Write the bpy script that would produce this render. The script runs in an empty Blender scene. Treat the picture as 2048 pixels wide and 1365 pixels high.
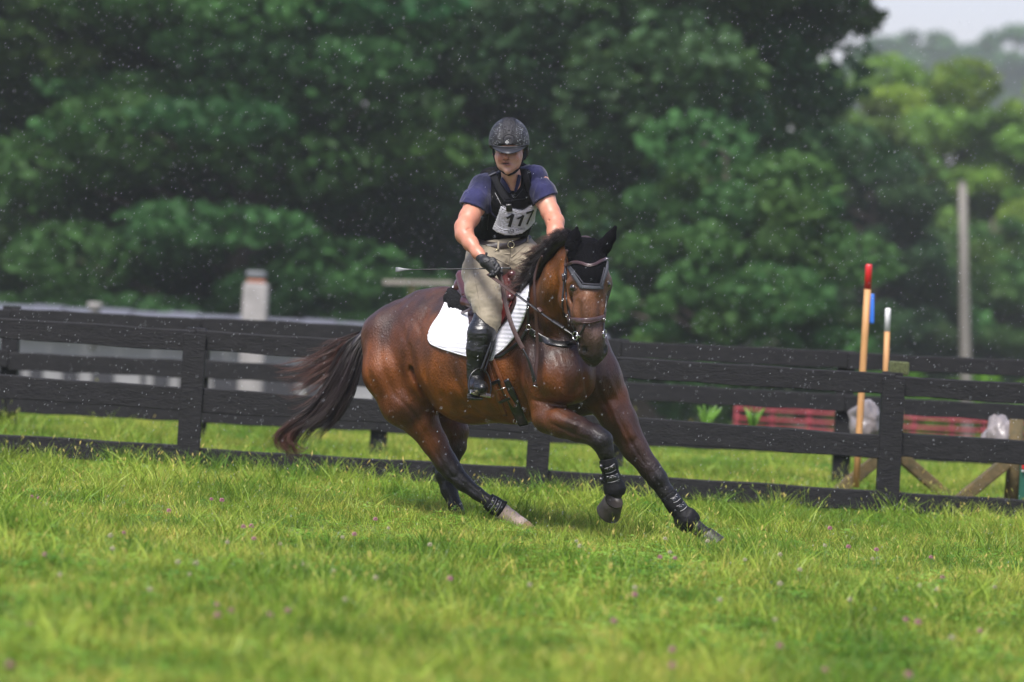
import bpy, bmesh, math, random
import numpy as np
from mathutils import Vector, Matrix, noise
random.seed(7); rng = np.random.default_rng(7)
scene = bpy.context.scene
COL = scene.collection
# ---------------------------------------------------------------- camera, sky, sun, exposure
F = 7400.0
CAM = np.array([0.0, 0.0, 1.30])
cam_data = bpy.data.cameras.new('camera'); cam = bpy.data.objects.new('camera', cam_data); COL.objects.link(cam)
cam_data.sensor_width = 36.0; cam_data.lens = 36.0 * F / 2048.0
cam_data.clip_start = 0.5; cam_data.clip_end = 2000.0
PITCH = math.atan(98.5 / F)
ROT = Matrix.Rotation(math.pi/2 - PITCH, 3, 'X') @ Matrix.Rotation(math.radians(3.0), 3, 'Z')
cam.matrix_world = Matrix.Translation(Vector(CAM)) @ ROT.to_4x4()
cam_data.dof.use_dof = True; cam_data.dof.focus_distance = 19.85; cam_data.dof.aperture_fstop = 1.85
scene.camera = cam
world = bpy.data.worlds.new('World'); scene.world = world; world.use_nodes = True
wn = world.node_tree; wn.nodes.clear()
sky = wn.nodes.new('ShaderNodeTexSky'); sky.sky_type = 'NISHITA'; sky.sun_disc = False
sky.sun_elevation = math.radians(58); sky.sun_rotation = math.radians(200)
sky.air_density = 1.3; sky.dust_density = 2.0; sky.ozone_density = 1.5
hs = wn.nodes.new('ShaderNodeHueSaturation'); hs.inputs['Saturation'].default_value = 0.75
bg = wn.nodes.new('ShaderNodeBackground'); bg.inputs['Strength'].default_value = 0.055
wo = wn.nodes.new('ShaderNodeOutputWorld')
wn.links.new(sky.outputs[0], hs.inputs['Color']); tint = wn.nodes.new('ShaderNodeMix'); tint.data_type = 'RGBA'; tint.blend_type = 'MULTIPLY'; tint.inputs['Factor'].default_value = 1; tint.inputs['B'].default_value = (0.95, 0.88, 1.06, 1)   # rain cloud, faintly violet
wn.links.new(hs.outputs[0], tint.inputs['A']); wn.links.new(tint.outputs['Result'], bg.inputs['Color']); wn.links.new(bg.outputs[0], wo.inputs['Surface'])
sd = bpy.data.lights.new('sun', 'SUN'); sd.energy = 2.05; sd.angle = math.radians(24); sd.color = (1.0, 0.96, 0.9)
sun = bpy.data.objects.new('sun', sd); COL.objects.link(sun)
# light comes from high, behind the camera's left shoulder
sun.rotation_euler = (math.radians(32), 0, math.radians(-20))
scene.view_settings.view_transform = 'Standard'; scene.view_settings.look = 'None'
scene.view_settings.exposure = 1.72; scene.view_settings.gamma = 1.0
scene.render.engine = 'CYCLES'
scene.cycles.max_bounces = 6; scene.cycles.transparent_max_bounces = 8; scene.cycles.volume_bounces = 1
scene.cycles.use_denoising = True

R3 = np.array(ROT)               # columns: right, up, back
RIGHT, UP, FWD = R3[:, 0], R3[:, 1], -R3[:, 2]
D0 = 20.0
def C(px, py, dd=0.0):           # picture position and distance behind the rider's plane -> camera-aligned metres
    Z = D0 + dd
    return np.array([(px - 1024.0) / F * Z, -(py - 682.5) / F * Z, Z])
def toW(v):                      # camera-aligned -> world
    v = np.asarray(v, dtype=float)
    return CAM + v[..., 0:1] * RIGHT + v[..., 1:2] * UP + v[..., 2:3] * FWD
def W(px, py, dist):             # world point seen at (px,py) at distance dist
    return toW(C(px, py, dist - D0))
def ground(px, py, z=0.0):       # world ground point under a picture position
    d = FWD + (px - 1024) / F * RIGHT - (py - 682.5) / F * UP
    return CAM + d * ((z - CAM[2]) / d[2])
def pix(v):                      # camera-aligned -> picture position
    return 1024 + v[..., 0] / v[..., 2] * F, 682.5 - v[..., 1] / v[..., 2] * F
PX = 1 / 370.0

# ---------------------------------------------------------------- object helpers
def tag(o, label=None, cat=None, group=None, kind=None):
    if label: o['label'] = label
    if cat: o['category'] = cat
    if group: o['group'] = group
    if kind: o['kind'] = kind
    return o
def empty(name, loc, label, cat, group=None):
    o = bpy.data.objects.new(name, None); COL.objects.link(o); o.location = loc; o.empty_display_size = 0.1
    return tag(o, label, cat, group)
def mesh_obj(name, v, f, mat, parent=None, smooth=True, cols=None):
    """v in world metres; under a parent the parent's own location is taken off."""
    v = np.asarray(v, dtype=np.float64).reshape(-1, 3)
    off = np.array(parent['_o']) if (parent is not None and '_o' in parent.keys()) else None
    if off is None:
        off = np.zeros(3); p = parent
        while p is not None:
            off = off + np.array(p.location); p = p.parent
    v = v - off
    me = bpy.data.meshes.new(name)
    if isinstance(f, np.ndarray):
        n, k = f.shape
        me.vertices.add(len(v)); me.vertices.foreach_set('co', v.astype(np.float32).ravel())
        me.loops.add(n * k); me.loops.foreach_set('vertex_index', f.astype(np.int32).ravel())
        me.polygons.add(n); me.polygons.foreach_set('loop_start', np.arange(0, n * k, k, dtype=np.int32))
        me.polygons.foreach_set('loop_total', np.full(n, k, dtype=np.int32))
        me.update(calc_edges=True); me.validate()
    else:
        me.from_pydata([tuple(p) for p in v], [], f); me.update()
    if smooth: me.polygons.foreach_set('use_smooth', [True] * len(me.polygons))
    if cols is not None and len(me.vertices) == len(cols):
        a = me.color_attributes.new('Col', 'FLOAT_COLOR', 'POINT')
        c4 = np.ones((len(cols), 4), dtype=np.float32); c4[:, :3] = cols
        a.data.foreach_set('color', c4.ravel())
    o = bpy.data.objects.new(name, me); COL.objects.link(o)
    if mat is not None: me.materials.append(mat)
    if parent is not None: o.parent = parent
    return o
def mat(name, col=(0.5, 0.5, 0.5), rough=0.6, metal=0.0, spec=0.5, var=0.0, vscale=8.0, bump=0.0, bscale=40.0, col2=None,
        attr=False, coat=0.0, sheen=0.0, trans=0.0, stretch=None, sss=0.0, rvar=0.0):
    m = bpy.data.materials.new(name); m.use_nodes = True
    nt = m.node_tree; N = nt.nodes; L = nt.links; b = N['Principled BSDF']
    b.inputs['Roughness'].default_value = rough; b.inputs['Metallic'].default_value = metal
    b.inputs['Specular IOR Level'].default_value = spec
    b.inputs['Coat Weight'].default_value = coat; b.inputs['Coat Roughness'].default_value = 0.15
    b.inputs['Sheen Weight'].default_value = sheen
    if sss: b.inputs['Subsurface Weight'].default_value = sss; b.inputs['Subsurface Radius'].default_value = (0.02, 0.008, 0.004)
    tc = N.new('ShaderNodeTexCoord'); vec = tc.outputs['Object']
    if stretch:
        mp = N.new('ShaderNodeMapping'); mp.inputs['Scale'].default_value = stretch; L.new(vec, mp.inputs[0]); vec = mp.outputs[0]
    src = None
    if attr:
        at = N.new('ShaderNodeAttribute'); at.attribute_name = 'Col'; src = at.outputs['Color']
    if var or col2:
        nz = N.new('ShaderNodeTexNoise'); nz.inputs['Scale'].default_value = vscale; nz.inputs['Detail'].default_value = 5
        L.new(vec, nz.inputs['Vector'])
        mx = N.new('ShaderNodeMix'); mx.data_type = 'RGBA'
        mr = N.new('ShaderNodeMapRange'); mr.inputs[1].default_value = 0.35; mr.inputs[2].default_value = 0.65
        L.new(nz.outputs['Fac'], mr.inputs[0]); L.new(mr.outputs[0], mx.inputs['Factor'])
        if attr:
            d = N.new('ShaderNodeMix'); d.data_type = 'RGBA'; d.blend_type = 'MULTIPLY'; d.inputs['Factor'].default_value = 1
            L.new(src, d.inputs['A']); d.inputs['B'].default_value = (1 - var, 1 - var, 1 - var, 1)
            L.new(d.outputs['Result'], mx.inputs['A']); L.new(src, mx.inputs['B'])
        else:
            c2 = col2 if col2 else tuple(c * (1 - var) for c in col)
            mx.inputs['A'].default_value = (*c2, 1); mx.inputs['B'].default_value = (*col, 1)
        src = mx.outputs['Result']
        if rvar:
            m3 = N.new('ShaderNodeMapRange'); m3.inputs[3].default_value = rough - rvar; m3.inputs[4].default_value = rough + rvar
            L.new(nz.outputs['Fac'], m3.inputs[0]); L.new(m3.outputs[0], b.inputs['Roughness'])
    if src is not None: L.new(src, b.inputs['Base Color'])
    else: b.inputs['Base Color'].default_value = (*col, 1)
    if bump:
        n2 = N.new('ShaderNodeTexNoise'); n2.inputs['Scale'].default_value = bscale; n2.inputs['Detail'].default_value = 4
        L.new(vec, n2.inputs['Vector'])
        bp = N.new('ShaderNodeBump'); bp.inputs['Strength'].default_value = bump; bp.inputs['Distance'].default_value = 0.01
        L.new(n2.outputs['Fac'], bp.inputs['Height']); L.new(bp.outputs[0], b.inputs['Normal'])
    if trans:
        tr = N.new('ShaderNodeBsdfTranslucent'); mixs = N.new('ShaderNodeMixShader'); mixs.inputs[0].default_value = trans
        if src is not None: L.new(src, tr.inputs['Color'])
        else: tr.inputs['Color'].default_value = (*col, 1)
        L.new(b.outputs[0], mixs.inputs[1]); L.new(tr.outputs[0], mixs.inputs[2]); L.new(mixs.outputs[0], N['Material Output'].inputs['Surface'])
    return m
def box(cx, cy, cz, sx, sy, sz, bev=0.0, rot=None):
    """bevelled box -> verts, faces"""
    bm = bmesh.new(); bmesh.ops.create_cube(bm, size=1)
    for v in bm.verts: v.co = Vector((v.co.x * sx, v.co.y * sy, v.co.z * sz))
    if bev: bmesh.ops.bevel(bm, geom=list(bm.edges), offset=bev, segments=2, affect='EDGES', profile=0.6)
    M = Matrix.Translation((cx, cy, cz)) @ (rot.to_4x4() if rot is not None else Matrix.Identity(4))
    v = [tuple(M @ p.co) for p in bm.verts]; bm.verts.index_update()
    f = [[q.index for q in p.verts] for p in bm.faces]; bm.free()
    return v, f
def merge(parts):
    V, Fc = [], []
    for v, f in parts:
        o = len(V); V.extend([tuple(p) for p in v]); Fc.extend([[i + o for i in q] for q in f])
    return V, Fc
def catmull(P, n):
    P = np.asarray(P, float)
    if len(P) == 2: return P[0] + np.linspace(0, 1, n)[:, None] * (P[1] - P[0])
    Q = np.vstack([2 * P[0] - P[1], P, 2 * P[-1] - P[-2]])
    t = np.linspace(0, len(P) - 1, n); i = np.minimum(t.astype(int), len(P) - 2); u = (t - i)[:, None]
    a, b, c, d = Q[i], Q[i + 1], Q[i + 2], Q[i + 3]
    return 0.5 * (2 * b + (c - a) * u + (2 * a - 5 * b + 4 * c - d) * u**2 + (3 * b - a - 3 * c + d) * u**3)
def tube(P, r, n=10, caps=True):
    """P: path (m,3); r: radius or radii"""
    P = np.asarray(P, float); m = len(P); r = np.broadcast_to(np.asarray(r, float), (m,))
    T = np.gradient(P, axis=0); T /= np.linalg.norm(T, axis=1)[:, None] + 1e-12
    ref = np.array([0.13, 0.31, 0.94]); 
    if abs(T[0] @ ref) > 0.9: ref = np.array([1.0, 0, 0])
    A = np.cross(T, ref); A /= np.linalg.norm(A, axis=1)[:, None]; B = np.cross(T, A)
    an = np.linspace(0, 2 * math.pi, n, endpoint=False)
    V = (P[:, None] + r[:, None, None] * (np.cos(an)[None, :, None] * A[:, None] + np.sin(an)[None, :, None] * B[:, None])).reshape(-1, 3)
    f = [[i * n + j, i * n + (j + 1) % n, (i + 1) * n + (j + 1) % n, (i + 1) * n + j] for i in range(m - 1) for j in range(n)]
    if caps: f += [list(range(n))[::-1], [(m - 1) * n + j for j in range(n)]]
    return V, f
def ribbon(P, Nn, w, th):
    """flat strap along P, face normals Nn, width w, thickness th (metres)"""
    P = np.asarray(P, float); Nn = np.asarray(Nn, float); m = len(P); w = np.broadcast_to(np.asarray(w, float), (m,))
    T = np.gradient(P, axis=0); T /= np.linalg.norm(T, axis=1)[:, None] + 1e-12
    Nn = Nn - (Nn * T).sum(1)[:, None] * T; Nn /= np.linalg.norm(Nn, axis=1)[:, None] + 1e-12
    B = np.cross(T, Nn); prof = [(-.5, 0), (-.5, .7), (-.38, 1), (.38, 1), (.5, .7), (.5, 0)]; n = len(prof)
    V = np.stack([P + B * (w * a)[:, None] + Nn * (th * b) for a, b in prof], axis=1).reshape(-1, 3)
    f = [[i * n + j, i * n + (j + 1) % n, (i + 1) * n + (j + 1) % n, (i + 1) * n + j] for i in range(m - 1) for j in range(n)]
    f += [list(range(n))[::-1], [(m - 1) * n + j for j in range(n)]]
    return V, f

# ---------------------------------------------------------------- blended solids meshed as one continuous skin
class Solid:
    def __init__(s, prims, h, pad=0.06):
        s.h = h; s.prims = prims
        pts = np.array([p for q in prims for p in (q['a'], q['b'])]); rs = np.array([q['ra'] for q in prims for _ in (0, 1)]) * 1.0
        rs = np.array([max(q['ra'], q['rb']) for q in prims for _ in (0, 1)])
        s.lo = (pts - rs[:, None]).min(0) - pad; hi = (pts + rs[:, None]).max(0) + pad
        s.n = np.ceil((hi - s.lo) / h).astype(int) + 1
        s.A = np.full(s.n, 9.0, dtype=np.float32)
        for q in prims: s.add(q)
    def axes(s, i0, i1):
        return [(s.lo[k] + s.h * np.arange(i0[k], i1[k])).astype(np.float32) for k in range(3)]
    def add(s, q):
        a, b, ra, rb, k = q['a'], q['b'], q['ra'], q['rb'], q['k']
        m = max(ra, rb) + max(k, 0.045) + 2 * s.h
        i0 = np.clip(np.floor((np.minimum(a, b) - m - s.lo) / s.h).astype(int), 0, s.n); i1 = np.clip(np.ceil((np.maximum(a, b) + m - s.lo) / s.h).astype(int) + 1, 0, s.n)
        if (i1 <= i0).any(): return
        x, y, z = s.axes(i0, i1)
        d = prim_dist(q, x[:, None, None], y[None, :, None], z[None, None, :])
        sl = tuple(slice(i0[j], i1[j]) for j in range(3)); A = s.A[sl]
        if q.get('sub'):
            d = -d; hh = np.maximum(k - np.abs(A - d), 0) / k; s.A[sl] = np.maximum(A, d) + hh * hh * (k * .25)
        else:
            hh = np.maximum(k - np.abs(A - d), 0) / k; s.A[sl] = np.minimum(A, d) - hh * hh * (k * .25)
    def grid(s):
        return [g.astype(np.float32) for g in (s.lo[0] + s.h * np.arange(s.n[0]), s.lo[1] + s.h * np.arange(s.n[1]), s.lo[2] + s.h * np.arange(s.n[2]))]
    def plane(s, p, n):        # keep the side where (x-p).n < 0
        x, y, z = s.grid(); n = np.asarray(n, float); n = n / np.linalg.norm(n)
        d = ((x - p[0]) * n[0])[:, None, None] + ((y - p[1]) * n[1])[None, :, None] + ((z - p[2]) * n[2])[None, None, :]
        s.A = np.maximum(s.A, d.astype(np.float32)); return s
    def sample(s, P):
        q = (np.asarray(P) - s.lo) / s.h; q = np.clip(q, 0, np.array(s.n) - 1.001); i = q.astype(int); u = q - i; A = s.A; r = 0
        for dx in (0, 1):
            for dy in (0, 1):
                for dz in (0, 1):
                    w = (u[..., 0] if dx else 1 - u[..., 0]) * (u[..., 1] if dy else 1 - u[..., 1]) * (u[..., 2] if dz else 1 - u[..., 2])
                    r = r + w * A[i[..., 0] + dx, i[..., 1] + dy, i[..., 2] + dz]
        return r
    def grad(s, P):
        e = s.h * 1.5; g = np.stack([s.sample(P + np.eye(3)[k] * e) - s.sample(P - np.eye(3)[k] * e) for k in range(3)], -1)
        return g / (np.linalg.norm(g, axis=-1, keepdims=True) + 1e-9)
    def hit(s, px, py, off=0.0, default=None):
        """first crossing of the surface (raised by off) on the lines of sight"""
        px = np.atleast_1d(np.asarray(px, float)); py = np.atleast_1d(np.asarray(py, float))
        zs = np.arange(s.lo[2], s.lo[2] + s.h * s.n[2], s.h)
        P = np.stack([((px[:, None] - 1024) / F) * zs, -((py[:, None] - 682.5) / F) * zs, np.broadcast_to(zs, (len(px), len(zs)))], -1)
        v = s.sample(P) - off; neg = v < 0; i = np.argmax(neg, 1); ok = neg.any(1) & (i > 0); i = np.maximum(i, 1)
        r = np.arange(len(px)); t = v[r, i - 1] / (v[r, i - 1] - v[r, i] + 1e-9); z = zs[i - 1] + np.clip(t, 0, 1) * s.h
        if not ok.all():
            good = np.where(ok)[0]
            zz = np.interp(np.arange(len(px)), good, z[good]) if len(good) else np.full(len(px), D0 if default is None else default)
            z = np.where(ok, z, zz)
        return np.stack([(px - 1024) / F * z, -(py - 682.5) / F * z, z], -1)
    def mesh(s, arr=None, relax=1):
        A = s.A if arr is None else arr; S = A < 0; nx, ny, nz = A.shape
        c = np.zeros((nx - 1, ny - 1, nz - 1), dtype=np.uint8)
        for dx in (0, 1):
            for dy in (0, 1):
                for dz in (0, 1): c += S[dx:nx - 1 + dx, dy:ny - 1 + dy, dz:nz - 1 + dz]
        act = np.argwhere((c > 0) & (c < 8)); M = np.full(c.shape, -1, dtype=np.int32); M[tuple(act.T)] = np.arange(len(act))
        cor = [(0, 0, 0), (1, 0, 0), (0, 1, 0), (1, 1, 0), (0, 0, 1), (1, 0, 1), (0, 1, 1), (1, 1, 1)]
        val = [A[act[:, 0] + a, act[:, 1] + b, act[:, 2] + d] for a, b, d in cor]
        acc = np.zeros((len(act), 3)); cnt = np.zeros(len(act))
        for a, b in [(0,1),(2,3),(4,5),(6,7),(0,2),(1,3),(4,6),(5,7),(0,4),(1,5),(2,6),(3,7)]:
            va, vb = val[a], val[b]; cr = (va < 0) != (vb < 0); t = np.where(cr, va / np.where(cr, va - vb, 1), 0)
            p = np.array(cor[a]) + t[:, None] * (np.array(cor[b]) - np.array(cor[a])); acc += p * cr[:, None]; cnt += cr
        V = s.lo + s.h * (act + acc / cnt[:, None]); Q = []
        for ax in range(3):
            sl0 = [slice(None)] * 3; sl1 = [slice(None)] * 3; sl0[ax] = slice(0, -1); sl1[ax] = slice(1, None)
            a = S[tuple(sl0)]; b = S[tuple(sl1)]; e = np.argwhere(a != b); o1, o2 = [(1, 2), (2, 0), (0, 1)][ax]
            ok = (e[:, o1] > 0) & (e[:, o2] > 0) & (e[:, o1] < A.shape[o1] - 1) & (e[:, o2] < A.shape[o2] - 1); e = e[ok]
            if not len(e): continue
            def g(d1, d2):
                k = e.copy(); k[:, o1] -= d1; k[:, o2] -= d2; return M[k[:, 0], k[:, 1], k[:, 2]]
            q = np.stack([g(1, 1), g(0, 1), g(0, 0), g(1, 0)], 1); fl = a[tuple(e.T)]
            q[~fl] = q[~fl][:, ::-1]; Q.append(q)
        Q = np.vstack(Q); Q = Q[(Q >= 0).all(1)]
        Q = Q[:, ::-1]   # camera-aligned frame is left-handed
        for _ in range(relax):
            acc = np.zeros_like(V); cnt = np.zeros(len(V))
            for i in range(4):
                j = (i + 1) % 4
                for ch in range(3):
                    acc[:, ch] += np.bincount(Q[:, i], V[Q[:, j], ch], len(V)) + np.bincount(Q[:, j], V[Q[:, i], ch], len(V))
                cnt += np.bincount(Q[:, i], minlength=len(V)) + np.bincount(Q[:, j], minlength=len(V))
            V = V * 0.5 + 0.5 * acc / np.maximum(cnt, 1)[:, None]
        return V, Q
def prim_dist(q, x, y, z):
    a, b, ra, rb = q['a'], q['b'], q['ra'], q['rb']; ba = b - a; L2 = float(ba @ ba) + 1e-12
    X, Y, Z = x - np.float32(a[0]), y - np.float32(a[1]), z - np.float32(a[2])
    t = np.clip((X * ba[0] + Y * ba[1] + Z * ba[2]) / L2, 0, 1).astype(np.float32)
    X = X - t * np.float32(ba[0]); Y = Y - t * np.float32(ba[1]); Z = Z - t * np.float32(ba[2])
    d2 = X * X + Y * Y + Z * Z
    if q.get('flat') is not None:
        n, sc = q['flat']; c = X * n[0] + Y * n[1] + Z * n[2]; d2 = d2 + c * c * (1 / sc**2 - 1)
    return (np.sqrt(d2) - (ra + t * (rb - ra))).astype(np.float32)
def pr(a, b, ra, rb, k=0.05, col=None, col2=None, flat=None, sub=False):
    q = dict(a=C(*a), b=C(*b), ra=ra * PX, rb=rb * PX, k=k, sub=sub, flat=flat)
    q['c'] = np.array(col if col else (.5, .5, .5)); q['c2'] = np.array(col2) if col2 else q['c']
    return q
def chain(pts, k=0.03, col=None, flat=None):
    """pts: (px,py,dd,r[,colour])"""
    out = []
    for p, q in zip(pts[:-1], pts[1:]):
        out.append(pr(p[:3], q[:3], p[3], q[3], k, p[4] if len(p) > 4 else col, q[4] if len(q) > 4 else col, flat))
    return out
def paint(V, prims, soft=0.018):
    """each vertex takes the coat colour of the body piece it belongs to"""
    W_ = np.zeros(len(V)); Cc = np.zeros((len(V), 3)); D = []
    V = V.astype(np.float32)
    for q in prims:
        if q.get('sub'): D.append(None); continue
        D.append(prim_dist(q, V[:, 0], V[:, 1], V[:, 2]))
    mn = np.min([d for d in D if d is not None], axis=0)
    for q, d in zip(prims, D):
        if d is None: continue
        w = np.exp(-(d - mn) / soft); ba = q['b'] - q['a']; t = np.clip(((V - q['a']) @ ba) / (ba @ ba + 1e-12), 0, 1)[:, None]
        Cc += w[:, None] * (q['c'] * (1 - t) + q['c2'] * t); W_ += w
    return Cc / W_[:, None]
def poly_dist(px, py, poly):
    """signed distance (pixels) to a polygon, negative inside"""
    P = np.asarray(poly, float); Q = np.roll(P, -1, axis=0); d = np.full(px.shape, 1e9); ins = np.zeros(px.shape, bool)
    for a, b in zip(P, Q):
        e = b - a; wx, wy = px - a[0], py - a[1]; t = np.clip((wx * e[0] + wy * e[1]) / (e @ e), 0, 1)
        d = np.minimum(d, (wx - t * e[0])**2 + (wy - t * e[1])**2)
        c = ((a[1] <= py) != (b[1] <= py)); xx = a[0] + (py - a[1]) / (e[1] if e[1] else 1e-9) * e[0]
        ins ^= c & (px < xx)
    return np.where(ins, -1, 1) * np.sqrt(d)
def shell(base, poly, off0, off1, mirror=None, smooth_poly=True, h=None, zmax=None):
    """sheet lying on a body: between two offsets of its surface, with the outline poly (picture positions)."""
    if smooth_poly:
        P = np.array(poly, float); P = catmull(np.vstack([P, P[:1]]), len(P) * 6)[:-1]
    else: P = np.array(poly, float)
    x, y, z = base.grid()
    X, Y, Z = np.meshgrid(x, y, z, indexing='ij', sparse=True)
    near = np.abs(base.A - (off0 + off1) / 2) < 0.05
    idx = np.argwhere(near); pts = np.stack([x[idx[:, 0]], y[idx[:, 1]], z[idx[:, 2]]], -1).astype(np.float64)
    if mirror is not None:
        c, n = mirror; sdist = (pts - c) @ n; far = sdist < 0; pts = pts - 2 * np.where(far, sdist, 0)[:, None] * n
    ppx, ppy = pix(pts); inb = (ppx > P[:, 0].min() - 25) & (ppx < P[:, 0].max() + 25) & (ppy > P[:, 1].min() - 25) & (ppy < P[:, 1].max() + 25)
    pd = np.full(len(ppx), 25.0); pd[inb] = poly_dist(ppx[inb], ppy[inb], P); pd *= PX
    B = np.full(base.A.shape, 0.3, dtype=np.float32); v = base.A[tuple(idx.T)]
    e = np.maximum(v - off1, off0 - v); r = 0.006
    e2 = np.maximum(e, pd) 
    if zmax is not None: e2 = np.maximum(e2, pts[:, 2] - zmax)
    B[tuple(idx.T)] = e2
    return base.mesh(B, relax=2)
# ---------------------------------------------------------------- ground
def ground_z(x, y):
    """flat paddock that falls away behind a low crest"""
    t = np.clip((y - 33.5) / 18.0, 0, 1); z = -2.3 * t * t * (3 - 2 * t); h = np.clip((y - 330) / 160.0, 0, 1); z = z + 17 * h * h * (3 - 2 * h)
    return z - 0.012 * np.clip(x, -9, 9) * np.clip((45 - y) / 12, 0, 1) + 0.02 * np.sin(x * 1.3 + y * 0.7) * np.clip((30 - y) / 4, 0, 1) * np.clip((y - 5) / 4, 0, 1)
M_ground = mat('soil_and_turf', (0.075, 0.11, 0.02), 0.9, var=0.5, vscale=6, col2=(0.05, 0.05, 0.02), bump=0.6, bscale=30)
gx = np.unique(np.concatenate([np.linspace(-600, -20, 20), np.linspace(-20, 20, 81), np.linspace(20, 600, 20)]))
gy = np.unique(np.concatenate([np.linspace(-60, 4, 10), np.linspace(4, 60, 113), np.linspace(60, 1200, 40)]))
GX, GY = np.meshgrid(gx, gy, indexing='ij'); gv = np.stack([GX, GY, ground_z(GX, GY)], -1).reshape(-1, 3)
ii, jj = np.meshgrid(np.arange(len(gx) - 1), np.arange(len(gy) - 1), indexing='ij'); q0 = (ii * len(gy) + jj).ravel()
gf = np.stack([q0, q0 + len(gy), q0 + len(gy) + 1, q0 + 1], 1)
tag(mesh_obj('ground', gv, gf, M_ground), kind='structure')

# ---------------------------------------------------------------- grass (nobody could count it)
def grass_material(name, a, b, c):
    m = bpy.data.materials.new(name); m.use_nodes = True; nt = m.node_tree; N = nt.nodes; L = nt.links; p = N['Principled BSDF']
    at = N.new('ShaderNodeAttribute'); at.attribute_name = 'Col'
    oi = N.new('ShaderNodeObjectInfo')
    geo = N.new('ShaderNodeNewGeometry')
    nz = N.new('ShaderNodeTexNoise'); nz.inputs['Scale'].default_value = 1.1; nz.inputs['Detail'].default_value = 4; L.new(geo.outputs['Position'], nz.inputs['Vector'])
    ramp = N.new('ShaderNodeValToRGB'); e = ramp.color_ramp.elements; e[0].position = 0.36; e[0].color = (*a, 1); e[1].position = 0.62; e[1].color = (*b, 1)
    k = e.new(0.5); k.color = (*c, 1)
    ad = N.new('ShaderNodeMath'); ad.operation = 'MULTIPLY_ADD'; ad.inputs[1].default_value = 0.22; L.new(oi.outputs['Random'], ad.inputs[0])
    sb = N.new('ShaderNodeMath'); sb.operation = 'SUBTRACT'; sb.inputs[1].default_value = 0.11; L.new(nz.outputs['Fac'], sb.inputs[0]); L.new(sb.outputs[0], ad.inputs[2])
    L.new(ad.outputs[0], ramp.inputs[0])
    mx = N.new('ShaderNodeMix'); mx.data_type = 'RGBA'; mx.blend_type = 'MULTIPLY'; mx.inputs['Factor'].default_value = 1
    L.new(ramp.outputs[0], mx.inputs['A']); L.new(at.outputs['Color'], mx.inputs['B'])
    L.new(mx.outputs['Result'], p.inputs['Base Color']); p.inputs['Roughness'].default_value = 0.45; p.inputs['Specular IOR Level'].default_value = 0.28
    tr = N.new('ShaderNodeBsdfTranslucent'); L.new(mx.outputs['Result'], tr.inputs['Color'])
    ms = N.new('ShaderNodeMixShader'); ms.inputs[0].default_value = 0.45; L.new(p.outputs[0], ms.inputs[1]); L.new(tr.outputs[0], ms.inputs[2])
    L.new(ms.outputs[0], N['Material Output'].inputs['Surface']); return m
M_grass = grass_material('grass_blades', (0.122, 0.243, 0.024), (0.385, 0.470, 0.070), (0.240, 0.362, 0.038))
def blades(n, rad, hmin, hmax, wid, seed, straw=0.1, bend=0.6, seg=4, heads=0.0, clover=0):
    r = np.random.default_rng(seed); V = []; Fc = []; Cc = []
    for i in range(n):
        a = r.uniform(0, 2 * math.pi); rr = rad * math.sqrt(r.uniform()); h = r.uniform(hmin, hmax); w = wid * r.uniform(.6, 1.4)
        base = np.array([rr * math.cos(a), rr * math.sin(a), -0.01]); ln = r.uniform(0, 2 * math.pi); bd = bend * r.uniform(.15, 1.0) * h
        dirv = np.array([math.cos(ln), math.sin(ln), 0]); fa = r.uniform(0, math.pi); side = np.array([math.cos(fa), math.sin(fa), 0])
        c = np.array([1, 1, 1.]) * r.uniform(.5, 1.35)
        if r.uniform() < straw: c = np.array([1.75, 1.15, 1.9]) * r.uniform(.7, 1.2)
        o = len(V)
        for s in range(seg + 1):
            t = s / seg; p = base + np.array([0, 0, h * (t - .25 * t * t * bend)]) + dirv * bd * t * t; ww = w * (1 - t**1.6) + .0003
            V += [p - side * ww / 2, p + side * ww / 2]; Cc += [c * (.9 + .12 * t)] * 2
        for s in range(seg): Fc.append([o + 2 * s, o + 2 * s + 1, o + 2 * s + 3, o + 2 * s + 2])
        if heads and r.uniform() < heads:      # seed head
            tip = base + np.array([0, 0, h * (1 - .25 * bend)]) + dirv * bd; o = len(V); L_ = r.uniform(.012, .035); hw = .0035
            ax = np.array([dirv[0] * bend, dirv[1] * bend, 1]); ax /= np.linalg.norm(ax)
            for q in ([0, 0, 0], [hw, 0, .5], [0, hw, .5], [-hw, 0, .5], [0, -hw, .5], [0, 0, 1]): V.append(tip + np.array([q[0], q[1], 0]) + ax * q[2] * L_); Cc.append(np.array([1.8, 1.2, 2.6]))
            for t in ([0,2,1],[0,3,2],[0,4,3],[0,1,4],[5,1,2],[5,2,3],[5,3,4],[5,4,1]): Fc.append([o + k for k in t])
    for i in range(clover):                    # trefoil leaves
        a = r.uniform(0, 2 * math.pi); rr = rad * math.sqrt(r.uniform()); h = r.uniform(hmin * .7, hmin * 1.3); b = np.array([rr * math.cos(a), rr * math.sin(a), h])
        c = np.array([.62, .85, .8]) * r.uniform(.8, 1.2); R_ = r.uniform(.008, .014)
        for k in range(3):
            an = a + k * 2.094; d = np.array([math.cos(an), math.sin(an), r.uniform(-.2, .35)]); s_ = np.array([-math.sin(an), math.cos(an), 0]); o = len(V)
            for u, v in ((0, 0), (.5, .55), (1, .6), (1.25, 0), (1, -.6), (.5, -.55)): V.append(b + d * u * R_ * 1.4 + s_ * v * R_); Cc.append(c)
            Fc.append([o + q for q in range(6)])
    return V, Fc, Cc
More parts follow.
